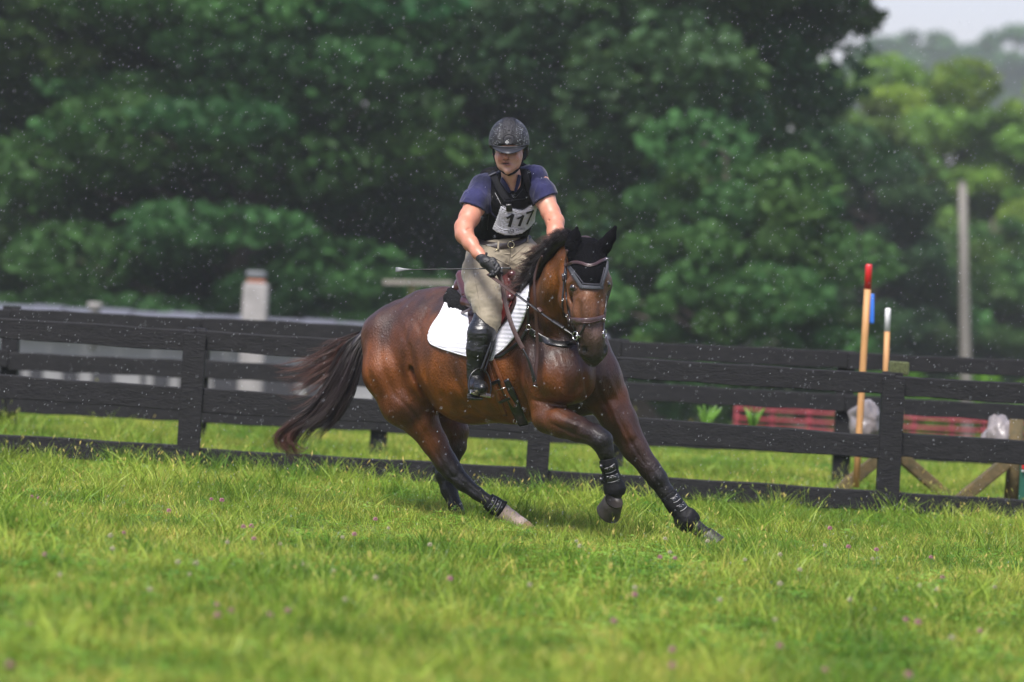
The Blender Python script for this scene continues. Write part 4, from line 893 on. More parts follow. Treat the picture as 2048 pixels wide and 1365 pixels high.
def ring_(name, c, r, wire, m, parent, nrm=(0, 0, -1), sx=1.0):
    nrm = np.array(nrm, float); nrm /= np.linalg.norm(nrm); a = np.cross(nrm, [0, 1, 0.01]); a /= np.linalg.norm(a); b = np.cross(nrm, a); t = np.linspace(0, 2 * math.pi, 25)
    v, f = tube(toW(c + r * (sx * np.cos(t)[:, None] * a + np.sin(t)[:, None] * b)), wire, 6, False); return mesh_obj(name, v, f, m, parent)
def cb(px, py, dd): return tuple(float(q) for q in toW(C(px, py, dd)))

# saddle pad
pad = empty('saddle_pad', cb(950, 640, .1), 'white quilted saddle pad lying under the saddle on the horse', 'saddle pad')
PADP = [(905,572),(893,600),(880,628),(864,652),(857,672),(863,688),(895,701),(938,713),(972,719),(984,720),(990,710),(1007,697),(1030,670),(1047,636),(1055,604),(1059,570),(1059,545),(980,530),(920,545)]
v, q = shell(TR, PADP, .002, .0155, SAG); skin('cloth', v, q, M_pad, pad)
def edge(pts, off, r, m, name, parent, base=TR):
    q_ = catmull(np.array(pts, float), len(pts) * 5); P, _ = on(q_[:, 0], q_[:, 1], off, base); v, f = tube(toW(P), r, 8); return mesh_obj(name, v, f, m, parent)
edge([(893,600),(880,628),(864,652),(857,672),(863,688),(895,701),(938,713),(972,719),(984,720),(990,710),(1007,697),(1030,670),(1047,636),(1055,604)], .009, .0052, M_pad, 'binding', pad)
edge([(899,614),(886,634),(872,656),(866,672),(872,682),(898,692),(938,703)], .0125, .0012, M_trim, 'stitch_line', pad); edge([(990,700),(1016,668),(1034,634),(1044,602)], .0125, .0012, M_trim, 'stitch_line', pad)
strap('maker_tag', [(1013,679),(1021,670)], 4.5, mat('dark_woven_tag', (.05, .01, .03), .6), pad, .014, .001, 4, TR)
# saddle
saddle = empty('saddle', cb(980, 600, .05), 'oxblood leather jumping saddle with brown flaps under the rider', 'saddle')
FLAP = [(938,604),(950,590),(985,572),(1022,560),(1032,578),(1032,602),(1020,630),(1002,656),(984,680),(958,688),(941,662),(935,632)]
v, q = shell(TR, FLAP, .0155, .025, SAG); skin('flap', v, q, M_brown, saddle)
v, q = shell(TR, [(998,572),(1014,562),(1026,578),(1025,602),(1012,632),(998,654),(986,666),(982,650),(990,625),(996,600)], .020, .034, SAG); skin('knee_roll', v, q, M_red_lt, saddle)
SP = [pr((926,574,.10),(960,578,.02),19,20,.02), pr((960,578,.0),(1005,574,-.12),20,18,.02), pr((930,556,.14),(926,572,.08),12,17,.02), pr((923,549,.24),(921,548,.06),8,8,.02), pr((920,552,.02),(934,590,-.08),9,14,.015),
      pr((1014,560,-.18),(1024,549,-.20),11,8,.015), pr((1024,549,-.23),(1022,552,-.10),8,8,.015), pr((1012,566,-.20),(1020,596,-.42),12,9,.02)]
SPo = Solid(SP, .005); v, q = SPo.mesh(relax=2); skin('seat', v, q, M_maroon, saddle)
PN = Solid([pr((926,590,.04),(935,605,-.12),13,14,.02), pr((935,605,-.12),(955,612,-.24),14,10,.02), pr((926,590,.04),(940,578,.2),13,12,.02)], .005); v, q = PN.mesh(relax=2); skin('panel', v, q, M_maroon, saddle)
for off in (0, 3): 
    v, f = tube(toW(catmull([C(916 + off, 583 + off, -.03), C(926, 593 + off, -.14), C(946, 600 + off, -.20)], 14)), .0022, 6); mesh_obj('welt', v, f, M_brownl, saddle)
fl = Solid([pr((903,586,.12),(902,598,.02),11,13,.03), pr((902,598,.02),(912,612,-.06),13,14,.03), pr((912,612,-.06),(936,622,-.15),14,12,.03), pr((910,596,.0),(925,606,-.08),14,14,.03), pr((1030,574,-.22),(1046,566,-.26),14,12,.03), pr((1046,566,-.26),(1053,585,-.50),11,5,.03)], .0045)
v, q = fl.mesh(relax=1); nn = fl.grad(v); v = v + nn * np.array([.0045 * noise.noise(Vector(p * 90)) + .003 * noise.noise(Vector(p * 170)) for p in v])[:, None]
half = empty('half_pad', cb(915, 605, 0), 'black sheepskin half pad bulging out behind and before the saddle', 'half pad'); skin('fleece', v, q, M_fleece, half)
strap('billet_guard', [(944,598,-.245),(948,612,-.285),(952,624,-.315)], 15, M_brownl, saddle, free=True, nrm=[-.4,.3,-1])
strap('lace', [(921,627,-.16),(936,621,-.26),(952,613,-.315)], 6, M_brownl, saddle, free=True, nrm=[-.4,.3,-1], th=.003)
ring_('buckle', C(949,613,-.325), .008, .0012, M_steel, saddle)
# stirrup leather and stirrup, girth
strap('stirrup_leather', [(990,640,-.40),(984,680,-.46),(973,712,-.475),(962,742,-.48)], 5, M_black, saddle, free=True, th=.005, nrm=[.3,.1,-1]); strap('stirrup_leather', [(993,648,-.395),(987,690,-.45),(977,720,-.455),(968,746,-.46)], 4, M_black, saddle, free=True, th=.004, nrm=[.3,.1,-1])
st = catmull([C(940,786,-.52), C(937,770,-.51), C(942,750,-.50), C(956,738,-.48), C(970,742,-.465), C(979,758,-.46), C(982,776,-.465), C(980,793,-.47)], 30)
v, f = tube(toW(st), np.r_[.006, np.full(28, .0042), .006], 10); mesh_obj('stirrup', v, f, M_steel if False else M_black, saddle)
def slab(name, a, b, wid, th, m, parent, up=(0, 1, 0)):
    a, b = toW(np.array(a)), toW(np.array(b)); v, f = ribbon(np.linspace(a, b, 4), np.tile(UP if up is None else np.array(up)[0] * RIGHT + np.array(up)[1] * UP + np.array(up)[2] * FWD, (4, 1)), wid, th); return mesh_obj(name, v, f, m, parent, smooth=False)
slab('tread', C(940,784,-.525), C(980,793,-.475), .022, .013, M_steel, saddle, (0,.35,-1)); slab('tread_pad', C(946,787.5,-.541), C(956,789.5,-.529), .014, .004, M_brass, saddle, (0,.35,-1)); slab('tread_pad', C(960,790.5,-.525), C(974,793,-.509), .014, .004, M_brass, saddle, (0,.35,-1))
strap('girth_strap', [(973,718),(984,755),(996,795),(1010,832)], 8.5, M_tan, saddle, .005, .004, base=HORSE); strap('girth_strap', [(984,717),(999,752),(1013,788),(1030,814)], 8.5, M_tan, saddle, .007, .004, base=HORSE)
strap('girth', [(1006,762),(1022,792),(1034,822),(1048,850)], 26, M_black, saddle, .001, .006, base=HORSE, wp2=20)
strap('strap_keeper', [(983,768),(1000,761)], 7, M_black, saddle, .011, .003, base=HORSE); strap('strap_keeper', [(998,806),(1020,797)], 6, M_black, saddle, .012, .003, base=HORSE)
for a_, b_ in (((990,783),(1011,775)),): v, f = tube(toW(on([a_[0], b_[0]], [a_[1], b_[1]], .013)[0]), .0016, 6); mesh_obj('buckle', v, f, M_steel, saddle)
P, N_ = on([1030], [843], .010); ring_('girth_ring', P[0], .010, .0014, M_steel, saddle)
# breastplate
bpl = empty('breastplate', cb(1090, 680, -.7), 'black leather breastplate strap around the horse\'s chest', 'breastplate')
strap('neck_strap', [(1058,576),(1056,600),(1056,625),(1057,648)], 6.5, M_black, bpl, .010, .004); strap('chest_strap', [(1060,662),(1075,672),(1095,683),(1125,689),(1158,686)], 13, M_black, bpl, .004, .006, wp2=15)
strap('girth_attachment', [(1054,660),(1040,681),(1020,699),(998,713),(985,712)], 6.5, M_black, bpl, .008, .004)
strap('strap_keeper', [(1054,598),(1060,597)], 4, M_black, bpl, .015, .002, 4)
P, N_ = on([1057, 1071, 1056], [655, 670, 616], .014); ring_('ring', P[0], .0135, .0022, M_steel, bpl, N_[0]); ring_('ring', P[1], .009, .0018, M_steel, bpl, N_[1]); ring_('ring', P[2], .006, .0015, M_steel, bpl, N_[2])
# bridle
br = empty('bridle', cb(1165, 600, -1.0), 'brown leather bridle with padded noseband and black reins on the horse\'s head', 'bridle')
strap('browband', [(1129,531),(1138,527),(1150,524),(1163,526),(1176,530),(1190,528),(1203,521),(1213,517)], 4.2, M_brownl, br, .009, .005, 40); strap('browband_piping', [(1129,534),(1138,530),(1150,527),(1163,529),(1176,533),(1190,531),(1203,524),(1213,520)], 2.4, M_brown, br, .010, .004, 40)
v, f = tube(toW(on([1213, 1217], [517, 519], .012)[0]), .003, 8); mesh_obj('stud', v, f, M_steel, br)
strap('noseband', [(1137,640),(1146,641),(1160,642),(1175,642),(1190,640),(1202,637),(1209,635)], 11, M_brownl, br, .003, .009, 40)
strap('noseband_trim', [(1162,646),(1180,646),(1196,642),(1206,639)], 3, M_brown, br, .011, .003, 20)
strap('flash_strap', [(1170,648),(1165,660),(1157,674),(1155,684)], 3.6, M_black, br, .004, .003, 20)
strap('cheekpiece', [(1132,528),(1129,552),(1127,580),(1125,610),(1129,634)], 4.4, M_black, br, .004, .004, 24); strap('cheekpiece', [(1133,540),(1132,570),(1134,605),(1141,636),(1150,662)], 3.6, M_black, br, .005, .004, 24)
strap('headpiece', [(1134,500),(1133,512),(1131,530)], 5, M_brownl, br, .006, .004, 16); strap('cheek_buckle_tab', [(1126,548),(1127,562)], 6.4, M_brown, br, .009, .004, 6)
strap('far_cheekpiece', [(1213,592),(1211,612),(1208,634)], 3.2, M_black, br, .003, .004, 14); strap('far_cheekpiece', [(1207,646),(1207,660),(1207,668)], 3.2, M_black, br, .003, .004, 14)
P, N_ = on([1127, 1139, 1209, 1126, 1133], [550, 641, 639, 600, 632], .014)
for i in range(len(P)): ring_('buckle', P[i], .0065, .0015, M_steel, br, N_[i])
P, N_ = on([1153, 1207], [672, 668], .010)
for i in range(2): ring_('bit_ring', P[i] + [(-.006, .006)[i], 0, -.012], .021, .0024, M_steel, br, (-.75, 0, -.6) if i == 0 else (.9, 0, -.4))
v, f = tube(toW(catmull([P[0] + [-.004, 0, -.01], P[0] + [.03, -.006, -.0], P[1] + [-.02, -.006, .03], P[1] + [0, 0, 0]], 12)), .0055, 8); mesh_obj('bit', v, f, M_steel, br)
# reins
strap('rein', [(976,549,-.56),(998,565,-.62),(1016,579,-.68),(1033,591,-.74)], 7.5, M_web, br, free=True, th=.004, nrm=[.3,.6,-1]); strap('rein', [(1031,589,-.737),(1060,610,-.80),(1090,632,-.87),(1118,651,-.93),(1150,672,-.985)], 5.2, M_black, br, free=True, th=.004, nrm=[.3,.6,-1])
strap('rein_keeper', [(1076,617,-.845),(1083,625,-.852)], 9, M_brown, br, free=True, nrm=[.6,.3,-1], th=.009)
strap('rein', [(1105,642,-.905),(1128,657,-.955)], 8, M_black, br, free=True, nrm=[.3,.6,-1], th=.006)
strap('rein', [(992,540,-.55),(1003,562,-.57),(1010,600,-.60),(1020,640,-.66),(1034,675,-.69),(1047,700,-.71)], 9, M_web, br, free=True, th=.004, nrm=[-.4,.1,-1]); strap('rein', [(1046,698,-.71),(1055,716,-.72),(1063,738,-.72),(1068,756,-.72),(1071,772,-.71)], 3.0, M_black, br, free=True, th=.004, nrm=[-.4,.1,-1], wp2=9)
strap('rein', [(1085,512,-.80),(1076,530,-.76),(1069,560,-.75),(1070,600,-.75),(1073,650,-.73),(1075,700,-.72),(1072,745,-.72),(1070,772,-.715)], 4.5, M_brown, br, free=True, th=.004, nrm=[-.4,.1,-1], n=50, wp2=7)
v, f = tube(toW(np.array([C(1066,771,-.73), C(1076,775,-.73)])), .0022, 6); mesh_obj('buckle', v, f, M_steel, br)
# ear bonnet
bon = empty('ear_bonnet', cb(1175, 520, -1.0), 'black knitted fly bonnet with grey edging over the horse\'s ears and forehead', 'fly bonnet')
HD = Solid([q for q in HP if q['b'][1] > C(0, 640, 0)[1] and q['b'][2] < 19.45], .0042)
v, q = shell(HD, [(1130,482),(1150,474),(1160,474),(1200,476),(1210,490),(1216,512),(1216,530),(1205,572),(1190,572),(1163,569),(1150,552),(1138,532),(1132,505)], .001, .0065, smooth_poly=False, zmax=19.13); skin('cap', v, q, M_knit, bon)
for E in [[(1149,514,-1.0,14),(1147,493,-1.0,16.4),(1150,474,-1.0,12),(1153.5,457,-1.0,4)], [(1197,508,-.96,14),(1208,493,-.96,14.8),(1221,475,-.96,11),(1230.5,455,-.96,4)]]:
    EP = [pr(p[:3], r_[:3], p[3], r_[3], .012, None, None, (HN, .62)) for p, r_ in zip(E[:-1], E[1:])]
    if E[0][0] < 1180: EP += [cut((1154,500,-1.055),(1153,474,-1.04),4.5,3,.012)]
    else: EP += [cut((1205,497,-1.01),(1222,472,-1.0),4,3,.012)]
    v, q = Solid(EP, .0034).mesh(relax=2); skin('ear_sleeve', v, q, M_knit, bon)
for pts, w in (([(1137,533),(1147,549),(1161,571),(1166,573)], 7.5), ([(1160,573),(1183,575),(1206,575)], 7.5), ([(1202,575),(1208,556),(1213,540),(1215,524)], 6.5)): strap('edging', pts, w, M_trim, bon, .006, .005, 20)
for pts in ([(1141,534),(1153,549),(1166,566)], [(1164,567),(1184,569),(1202,569)], [(1201,568),(1205,552),(1209,536)]): strap('inner_braid', pts, 2.2, mat('dark_braid', (.035, .035, .045), .8), bon, .011, .003, 16)
# brushing boots
def leg_boot(label, path, cutp, straps, bulge, group='brushing boots on the horse\'s legs'):
    root = empty('leg_boot', cb(path[0][0], path[0][1], path[0][2]), label, 'horse boot', group)
    pp = chain(path, .02) + bulge; S_ = Solid(pp, .0036)
    for p, n in cutp: S_.plane(C(*p), n)
    v, q = S_.mesh(relax=1); v = v + S_.grad(v) * np.array([.0012 * noise.noise(Vector(p * 60)) for p in v])[:, None]; skin('shell', v, q, M_neo, root)
    for a, b in straps:
        pts = catmull(np.array([a, ((a[0] + b[0]) / 2 + .6, (a[1] + b[1]) / 2 + 1.4), b]), 12); P = S_.hit(pts[:, 0], pts[:, 1], .0012); v, f = tube(toW(P), .0013, 6); mesh_obj('piping', v, f, M_pipe, root)
    for (a, b), (c, d) in zip(straps[::2], straps[1::2]):
        m1 = ((a[0] + c[0]) / 2, (a[1] + c[1]) / 2); m2 = ((b[0] + d[0]) / 2, (b[1] + d[1]) / 2); pts = catmull(np.array([m1, m2], float), 10); P = S_.hit(pts[:, 0], pts[:, 1], .001); N_ = S_.grad(P)
        Nw = N_[:, 0:1] * RIGHT + N_[:, 1:2] * UP + N_[:, 2:3] * FWD; v, f = ribbon(toW(P), Nw, math.hypot(a[0] - c[0], a[1] - c[1]) * PX * .9, .003); sp = mesh_obj('strap', v, f, M_black, root)
        for t in (3, 6):
            v, f = tube(toW(P[t] + np.array([.006, 0, -.005]) * 0 + np.array([[.007 * math.cos(u), .006 * math.sin(u), -.0045] for u in np.linspace(.4, 2.9, 8)])), .0009, 5); mesh_obj('logo_mark', v, f, M_pipe, sp)
    return S_, root
S1, b1 = leg_boot('black brushing boot on the lifted near foreleg', [(1214,916,-.79,16),(1218,930,-.78,16),(1224,958,-.76,16.5),(1229,978,-.75,20),(1229,988,-.75,17)], [((1214,919,-.79), (-.2, 1, 0)), ((1229,990,-.75), (0, -1, 0))],
   [((1209,938),(1229,928)), ((1211,948),(1232,940)), ((1213,954),(1235,948)), ((1215,966),(1239,959))], [pr((1236,972,-.74),(1240,980,-.72),8,9,.02)])
for y_ in (932, 958):
    v, f = ribbon(toW(np.array([C(1204,y_-4,-.82), C(1202,y_+2,-.83), C(1206,y_+8,-.82)])), np.tile(-FWD, (3, 1)), .018, .007); mesh_obj('strap_end', v, f, M_black, b1)
S2, b2_ = leg_boot('black brushing boot on the outstretched far foreleg', [(1333,984,-.40,19),(1350,1010,-.41,17),(1374,1040,-.41,20.5),(1384,1050,-.41,17.5)], [((1336,989,-.4), (-.62, .8, 0)), ((1388,1052,-.41), (.75, -.65, 0))],
   [((1341,998),(1354,988)), ((1347,1006),(1361,997)), ((1353,1013),(1367,1004)), ((1360,1023),(1374,1013))], [pr((1383,1025,-.43),(1391,1036,-.42),7,8,.02), pr((1362,1046,-.41),(1370,1052,-.41),12,12,.02)])
S3, b3 = leg_boot('black brushing boot above the white hind pastern', [(975,1001,.20,16.5),(990,1012,.185,17),(1003,1020,.17,18.5)], [((975,1001,.2), (-.8, .55, 0)), ((1005,1022,.165), (.86, -.5, 0))],
   [((975,1016),(987,994)), ((980,1020),(994,998)), ((984,1023),(998,1001)), ((989,1027),(1003,1005))], [pr((1012,1010,.15),(1022,1016,.15),6,6,.02)])
# ---------------------------------------------------------------- the rider
SK = (0.50, 0.27, 0.19); SKR = (0.46, 0.20, 0.13); SKD = (0.32, 0.15, 0.10); LIP = (0.36, 0.13, 0.10)
M_skin = mat('skin', rough=.42, attr=True, var=.08, vscale=30, bump=.10, bscale=300, spec=.45, sss=.08)
M_navy = mat('navy_cotton', (0.020, 0.021, 0.075), .85, spec=.2, var=.45, vscale=9, col2=(0.006, 0.007, 0.026), bump=.6, bscale=26, sheen=.2)
M_vest = mat('black_vest_nylon', (0.0024, 0.0024, 0.0030), .65, spec=.15, var=.35, vscale=12, bump=.35, bscale=45)
M_strap = mat('charcoal_webbing', (0.0065, 0.0065, 0.0080), .65, spec=.25, var=.2, vscale=30, bump=.3, bscale=300)
M_bib = mat('white_bib', (0.56, 0.56, 0.60), .35, var=.08, vscale=14, bump=.45, bscale=9, coat=.15); M_ink = mat('black_print', (0.012, 0.012, 0.014), .5)
M_breech = mat('beige_breeches', (0.275, 0.235, 0.165), .75, var=.2, vscale=10, bump=.35, bscale=30, sheen=.15)
M_seam = mat('dark_seam', (0.13, 0.11, 0.085), .8); M_glove = mat('black_glove', (0.007, 0.007, 0.008), .5, var=.35, vscale=40, bump=.5, bscale=90)
M_boot = mat('black_boot_leather', (0.0075, 0.008, 0.009), .36, var=.35, vscale=10, bump=.3, bscale=28, coat=.2, rvar=.08); M_rubber = mat('black_rubber', (0.01, 0.01, 0.01), .5)
M_helm = mat('wet_black_helmet', (0.0055, 0.0055, 0.007), .42, bump=.5, bscale=260, var=.3, vscale=80); M_helmc = mat('matt_helmet_panel', (0.010, 0.010, 0.014), .62, bump=.15, bscale=300)
M_visor = mat('helmet_visor', (0.016, 0.017, 0.022), .5); M_beltm = mat('belt_leather', (0.028, 0.020, 0.018), .35, coat=.3); M_hairb = mat('dark_hair', (0.02, 0.014, 0.010), .5)
rider = empty('person', cb(1000, 540, 0), 'rider in black helmet, navy polo shirt, black body protector and beige breeches, leaning forward', 'person')
ZF = (np.array([0, 0, 1.0]), .78)
RP = [pr((1000,512,.02),(1005,478,.0),36,32,.04,SK,None,ZF), pr((1005,478,.0),(1018,415,-.08),32,34,.04,SK,None,ZF), pr((1018,415,-.08),(1024,384,-.13),34,24,.04,SK,None,ZF), pr((972,378,-.10),(1068,362,-.12),16,16,.03,SK)]
RP += chain([(1026,376,-.19,19,SK),(1022,350,-.23,17.5,SK),(1019,330,-.24,18,SK)],.02)
RP += chain([(965,380,-.12,22,SK),(950,412,-.20,21,SK),(939,435,-.26,19.5,SKR),(928,455,-.32,17.5,SKR),(929,470,-.36,16.8,SKR),(941,487,-.42,14,SKR),(956,507,-.48,11,SKR),(966,517,-.51,10,SKR)],.025)
RP += chain([(1078,368,-.15,22,SK),(1090,400,-.20,19.5,SK),(1101,425,-.25,17.5,SKR),(1110,444,-.30,17,SKR),(1111,462,-.36,15.5,SKR),(1104,490,-.44,13,SKR),(1092,512,-.50,10.5,SKR)],.025)
# head: skull, brow, cheeks, nose, mouth, chin, jaw, ears
RP += [pr((1018,280,-.235),(1018,292,-.238),29,29,.03,SK), pr((1017,301,-.283),(1017,318,-.300),24,21,.02,SK), pr((1017,320,-.305),(1017,333,-.322),20,14.5,.02,SK,SK),
       pr((1000,314,-.29),(1004,331,-.30),10.5,9.5,.02,SK,SK), pr((1035,312,-.285),(1031,329,-.295),10.5,9.5,.02,SK,SK)]
RP += [pr((1003,314,-.335),(1002,317,-.336),7,6,.018,SKR,SKR), pr((1030,313,-.33),(1031,316,-.331),7,6,.018,SKR,SKR)]
RP += [pr((1016.5,302,-.368),(1014.3,314,-.400),2.8,3.9,.008,SK,SKR), pr((1014.0,316,-.400),(1014.3,317,-.397),4.2,4.0,.005,SKR,SKR), pr((1009.8,318,-.374),(1010.5,318,-.376),2.6,2.4,.008,SKR,SKR), pr((1019.5,317.5,-.372),(1019,318,-.374),2.6,2.4,.008,SKR,SKR)]
RP += [pr((1006,325.6,-.364),(1013,324.6,-.376),1.1,1.4,.006,LIP,LIP), pr((1013,324.6,-.376),(1021,326,-.362),1.4,1.1,.006,LIP,LIP), pr((1008,330.2,-.364),(1013.5,330.8,-.372),1.4,1.7,.006,LIP,LIP), pr((1013.5,330.8,-.372),(1019.5,330,-.362),1.7,1.4,.006,LIP,LIP)]
RP += [pr((1015,342,-.345),(1015,343,-.345),7,6.5,.012,SK,SK), pr((1046,306,-.225),(1045,312,-.225),4,3,.006,SKR,SKR), pr((988,308,-.235),(989,312,-.235),3.5,3,.006,SKR,SKR)]
RP += [cut((1005,327.8,-.372),(1013,327.6,-.382),1.3,1.7,.003), cut((1013,327.6,-.382),(1021.5,328.2,-.368),1.7,1.3,.003), cut((1003,305,-.368),(1008,305.5,-.374),4.2,4.0,.014), cut((1025,304.5,-.370),(1030,304.5,-.362),4.0,4.2,.014), cut((1005,337,-.368),(1023,336.5,-.366),1.6,1.6,.012),
       cut((1006,320,-.375),(1001,328,-.362),.9,.9,.01), cut((1023.5,319.5,-.372),(1027,327,-.358),.9,.9,.01)]
RP += [cut((946,453,-.375),(935,459,-.40),1.6,1.2,.008), cut((1088,437,-.335),(1103,444,-.345),1.4,1.2,.008), cut((1104,300,-.3),(1104,301,-.3),1,1,.01)]
for q in RP:      # the face looks slightly towards her right
    if q['a'][2] < D0 - .357 and C(0, 296, 0)[1] > q['a'][1] > C(0, 334, 0)[1] and abs(q['a'][0] - C(1015, 0, -.36)[0]) < .05:
        q['a'] = q['a'] - np.array([2.2 * PX, 0, 0]); q['b'] = q['b'] - np.array([2.8 * PX, 0, 0])
# legs (inside breeches and boots)
RP += chain([(985,520,-.02,30,SK),(965,560,-.22,22,SK),(974,622,-.36,14,SK),(965,665,-.42,13,SK),(955,735,-.40,11,SK),(953,765,-.42,10,SK),(958,778,-.50,8,SK)],.03) + chain([(1035,515,.06,28,SK),(1085,565,-.02,20,SK),(1135,640,.10,20,SK),(1128,690,.16,16,SK),(1122,760,.16,10,SK),(1130,775,.08,8,SK)],.03)
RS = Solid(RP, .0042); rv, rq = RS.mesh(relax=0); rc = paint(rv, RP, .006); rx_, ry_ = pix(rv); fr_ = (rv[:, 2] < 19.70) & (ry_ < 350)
for (x_, y_, a_, b_, cc__, w_) in [(1010.5, 327.8, 8.5, 1.6, (.03, .008, .006), 1.5), (1000, 317, 7, 6, (.50, .17, .12), .5), (1032, 315, 7, 6, (.50, .17, .12), .5), (1008, 319.6, 2.0, 1.2, (.09, .025, .018), 1.0), (1015.5, 319.6, 2.0, 1.2, (.09, .025, .018), 1.0), (1003.5, 305, 7, 3.2, (.22, .10, .075), .8), (1024, 304.5, 7, 3.2, (.22, .10, .075), .8)]:  # mouth line, cheek blush; nostril and eye-socket shade painted into the skin colour
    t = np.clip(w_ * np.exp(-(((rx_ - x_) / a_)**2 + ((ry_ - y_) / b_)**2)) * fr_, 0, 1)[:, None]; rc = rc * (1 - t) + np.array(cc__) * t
mott = np.array([noise.noise(Vector(p * 28)) for p in rv]); rc = rc * (1 + .16 * mott[:, None] * np.array([.4, 1, 1]))
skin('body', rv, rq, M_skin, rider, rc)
for px_ in (1003.5, 1024.5):
    e_ = RS.hit([px_], [305.5])[0]; ball(toW(e_ + np.array([0, 0, .0085])), .0105, mat('eye_white', (.55, .5, .47), .2), 'eye', rider, seg=14); P_ = e_ + np.array([0, -.001, -.0012]); ball(toW(P_), .0042, M_eye, 'iris', rider, seg=10)
    v, f = tube(toW(catmull([RS.hit([px_ - 4.5], [305.5])[0], e_ + [0, .0035, -.003], RS.hit([px_ + 4.5], [305.5])[0]], 8)), .0018, 6); mesh_obj('eyelid', v, f, mat('lid_skin', SKD, .5), rider)
    v, f = tube(toW(catmull([RS.hit([px_ - 6], [301.5], .001)[0], RS.hit([px_], [299.8], .001)[0], RS.hit([px_ + 6], [301.5], .001)[0]], 8)), .0016, 6); mesh_obj('eyebrow', v, f, M_hairb, rider)
def cloth_mesh(S_, amp, fr, seed, stretch=(1, 1, 1), relax=1, dirs=None):
    v, q = S_.mesh(relax=relax); n = S_.grad(v)
    d = np.array([noise.noise(Vector((p[0] * fr * stretch[0] + seed, p[1] * fr * stretch[1], p[2] * fr * stretch[2]))) + .5 * noise.noise(Vector((p[0] * fr * 2.3 * stretch[0], p[1] * fr * 2.3 * stretch[1] + seed, p[2] * fr * 2.3 * stretch[2]))) for p in v])
    return v + n * (amp * (1 - 2 * np.abs(d)) * .8)[:, None], q
# polo shirt
SH = [pr((1005,470,-.02),(1018,410,-.10),40,47,.04), pr((1018,410,-.10),(1022,380,-.13),47,36,.04), pr((970,374,-.10),(1070,356,-.14),25,25,.03)]
SL = Solid(SH + chain([(966,378,-.12,26),(952,405,-.18,27),(940,430,-.24,27)],.03), .0045).plane(C(944,416,-.2), (-.36,-.9,-.18)) ; 
SLR = Solid(chain([(1069,364,-.14,22.5),(1085,386,-.18,24.5),(1097,412,-.23,25)],.03), .0045).plane(C(1091,399,-.2), (.42,-.88,-.15))
sh = SL
v, q = cloth_mesh(sh, .0055, 14, 1.0, (1.3, .6, 1)); skin('polo_shirt', v, q, M_navy, rider)
v, q = cloth_mesh(SLR, .005, 14, 4.0, (1, .7, 1)); skin('shirt_sleeve', v, q, M_navy, rider)
col1 = shell(RS, [(1003,352),(1009,360),(1017,372),(1023,384),(1016,388),(1008,376),(1000,364)], .004, .013, smooth_poly=False); skin('shirt_collar', col1[0], col1[1], M_navy, rider)
col2 = shell(RS, [(1036,348),(1043,352),(1040,368),(1033,385),(1027,386),(1031,370)], .004, .013, smooth_poly=False); skin('shirt_collar', col2[0], col2[1], M_navy, rider)
# body protector
VP = [pr((1005,470,-.03),(1012,440,-.07),47,50,.04,None,None,ZF), pr((1012,440,-.08),(1020,402,-.13),50,50,.04,None,None,ZF), pr((1020,402,-.14),(1024,372,-.16),46,34,.04,None,None,ZF), pr((1000,368,-.15),(1050,358,-.17),20,20,.03), pr((985,440,-.03),(975,462,.0),32,30,.03), pr((978,356,-.06),(1040,342,-.08),20,18,.03)]
VP += [cut((1022,352,-.30),(1026,384,-.34),17,6,.02), cut((1021,338,-.24),(1022,350,-.24),22,23,.015), cut((938,415,-.20),(968,370,-.12),24,24,.012), cut((1096,402,-.22),(1076,362,-.15),24,24,.012)]
VS = Solid(VP, .0045).plane(C(1005,479,-.05), (.09,-1,0)); v, q = cloth_mesh(VS, .0022, 22, 2.0); vest = skin('body_protector', v, q, M_vest, rider)
VC = Solid([q_ for q_ in VP if not q_.get('sub')], .0045)
def vstrap(name, pts, w, m, par, off=.002, th=.004, base=VC, n=26):
    q_ = catmull(np.array(pts, float), n); P = base.hit(q_[:, 0], q_[:, 1], off); z = P[:, 2].copy()
    for _ in range(3): z[1:-1] = (z[:-2] + 2 * z[1:-1] + z[2:]) / 4
    P = P * (z / P[:, 2])[:, None]; N_ = base.grad(P); Nw = N_[:, 0:1] * RIGHT + N_[:, 1:2] * UP + N_[:, 2:3] * FWD; v, f = ribbon(toW(P), Nw, w * PX, th); return mesh_obj(name, v, f, m, par)
vstrap('shoulder_strap', [(982,345),(990,357),(998,375),(1008,392),(1014,402),(1017,408)], 15, M_strap, vest, .003, .007); vstrap('shoulder_strap', [(1046,340),(1050,352),(1055,370),(1061,388),(1066,402)], 14, M_strap, vest, .003, .007)
vstrap('strap_patch', [(975,352),(990,346)], 10, M_strap, vest, .012, .003, n=6); vstrap('strap_patch', [(1049,335),(1060,332)], 7, mat('grey_patch', (.09, .09, .10), .6), vest, .006, .003, n=6); vstrap('strap_patch', [(977,352.5),(993,345)], 5, mat('grey_patch', (.09, .09, .10), .6), vest, .015, .003, n=6)
vstrap('strap_end', [(1017,409),(1019,423)], 12, M_black, vest, .012, .005, n=6); vstrap('strap_end', [(1066,402),(1068,411)], 11, M_black, vest, .012, .005, n=6)
def buckle(px, py, w, h):
    c = VC.hit([px], [py], .016)[0]; s = [(-w, -h), (w, -h), (w, h), (-w, h), (-w, -h)]; P = np.array([c + [a * PX, b * PX, 0] for a, b in s]); o = None
    for a, b in zip(P[:-1], P[1:]): v, f = tube(toW(np.array([a, b])), .0022, 6); o = mesh_obj('buckle', v, f, M_strap, vest)
    v, f = tube(toW(np.array([c + [-w * PX, 0, -.002], c + [w * PX, 0, -.002]])), .0022, 6); mesh_obj('buckle_bar', v, f, M_strap, vest)
buckle(1017, 403, 7, 4.5); buckle(1063.5, 396, 6.5, 4.5)
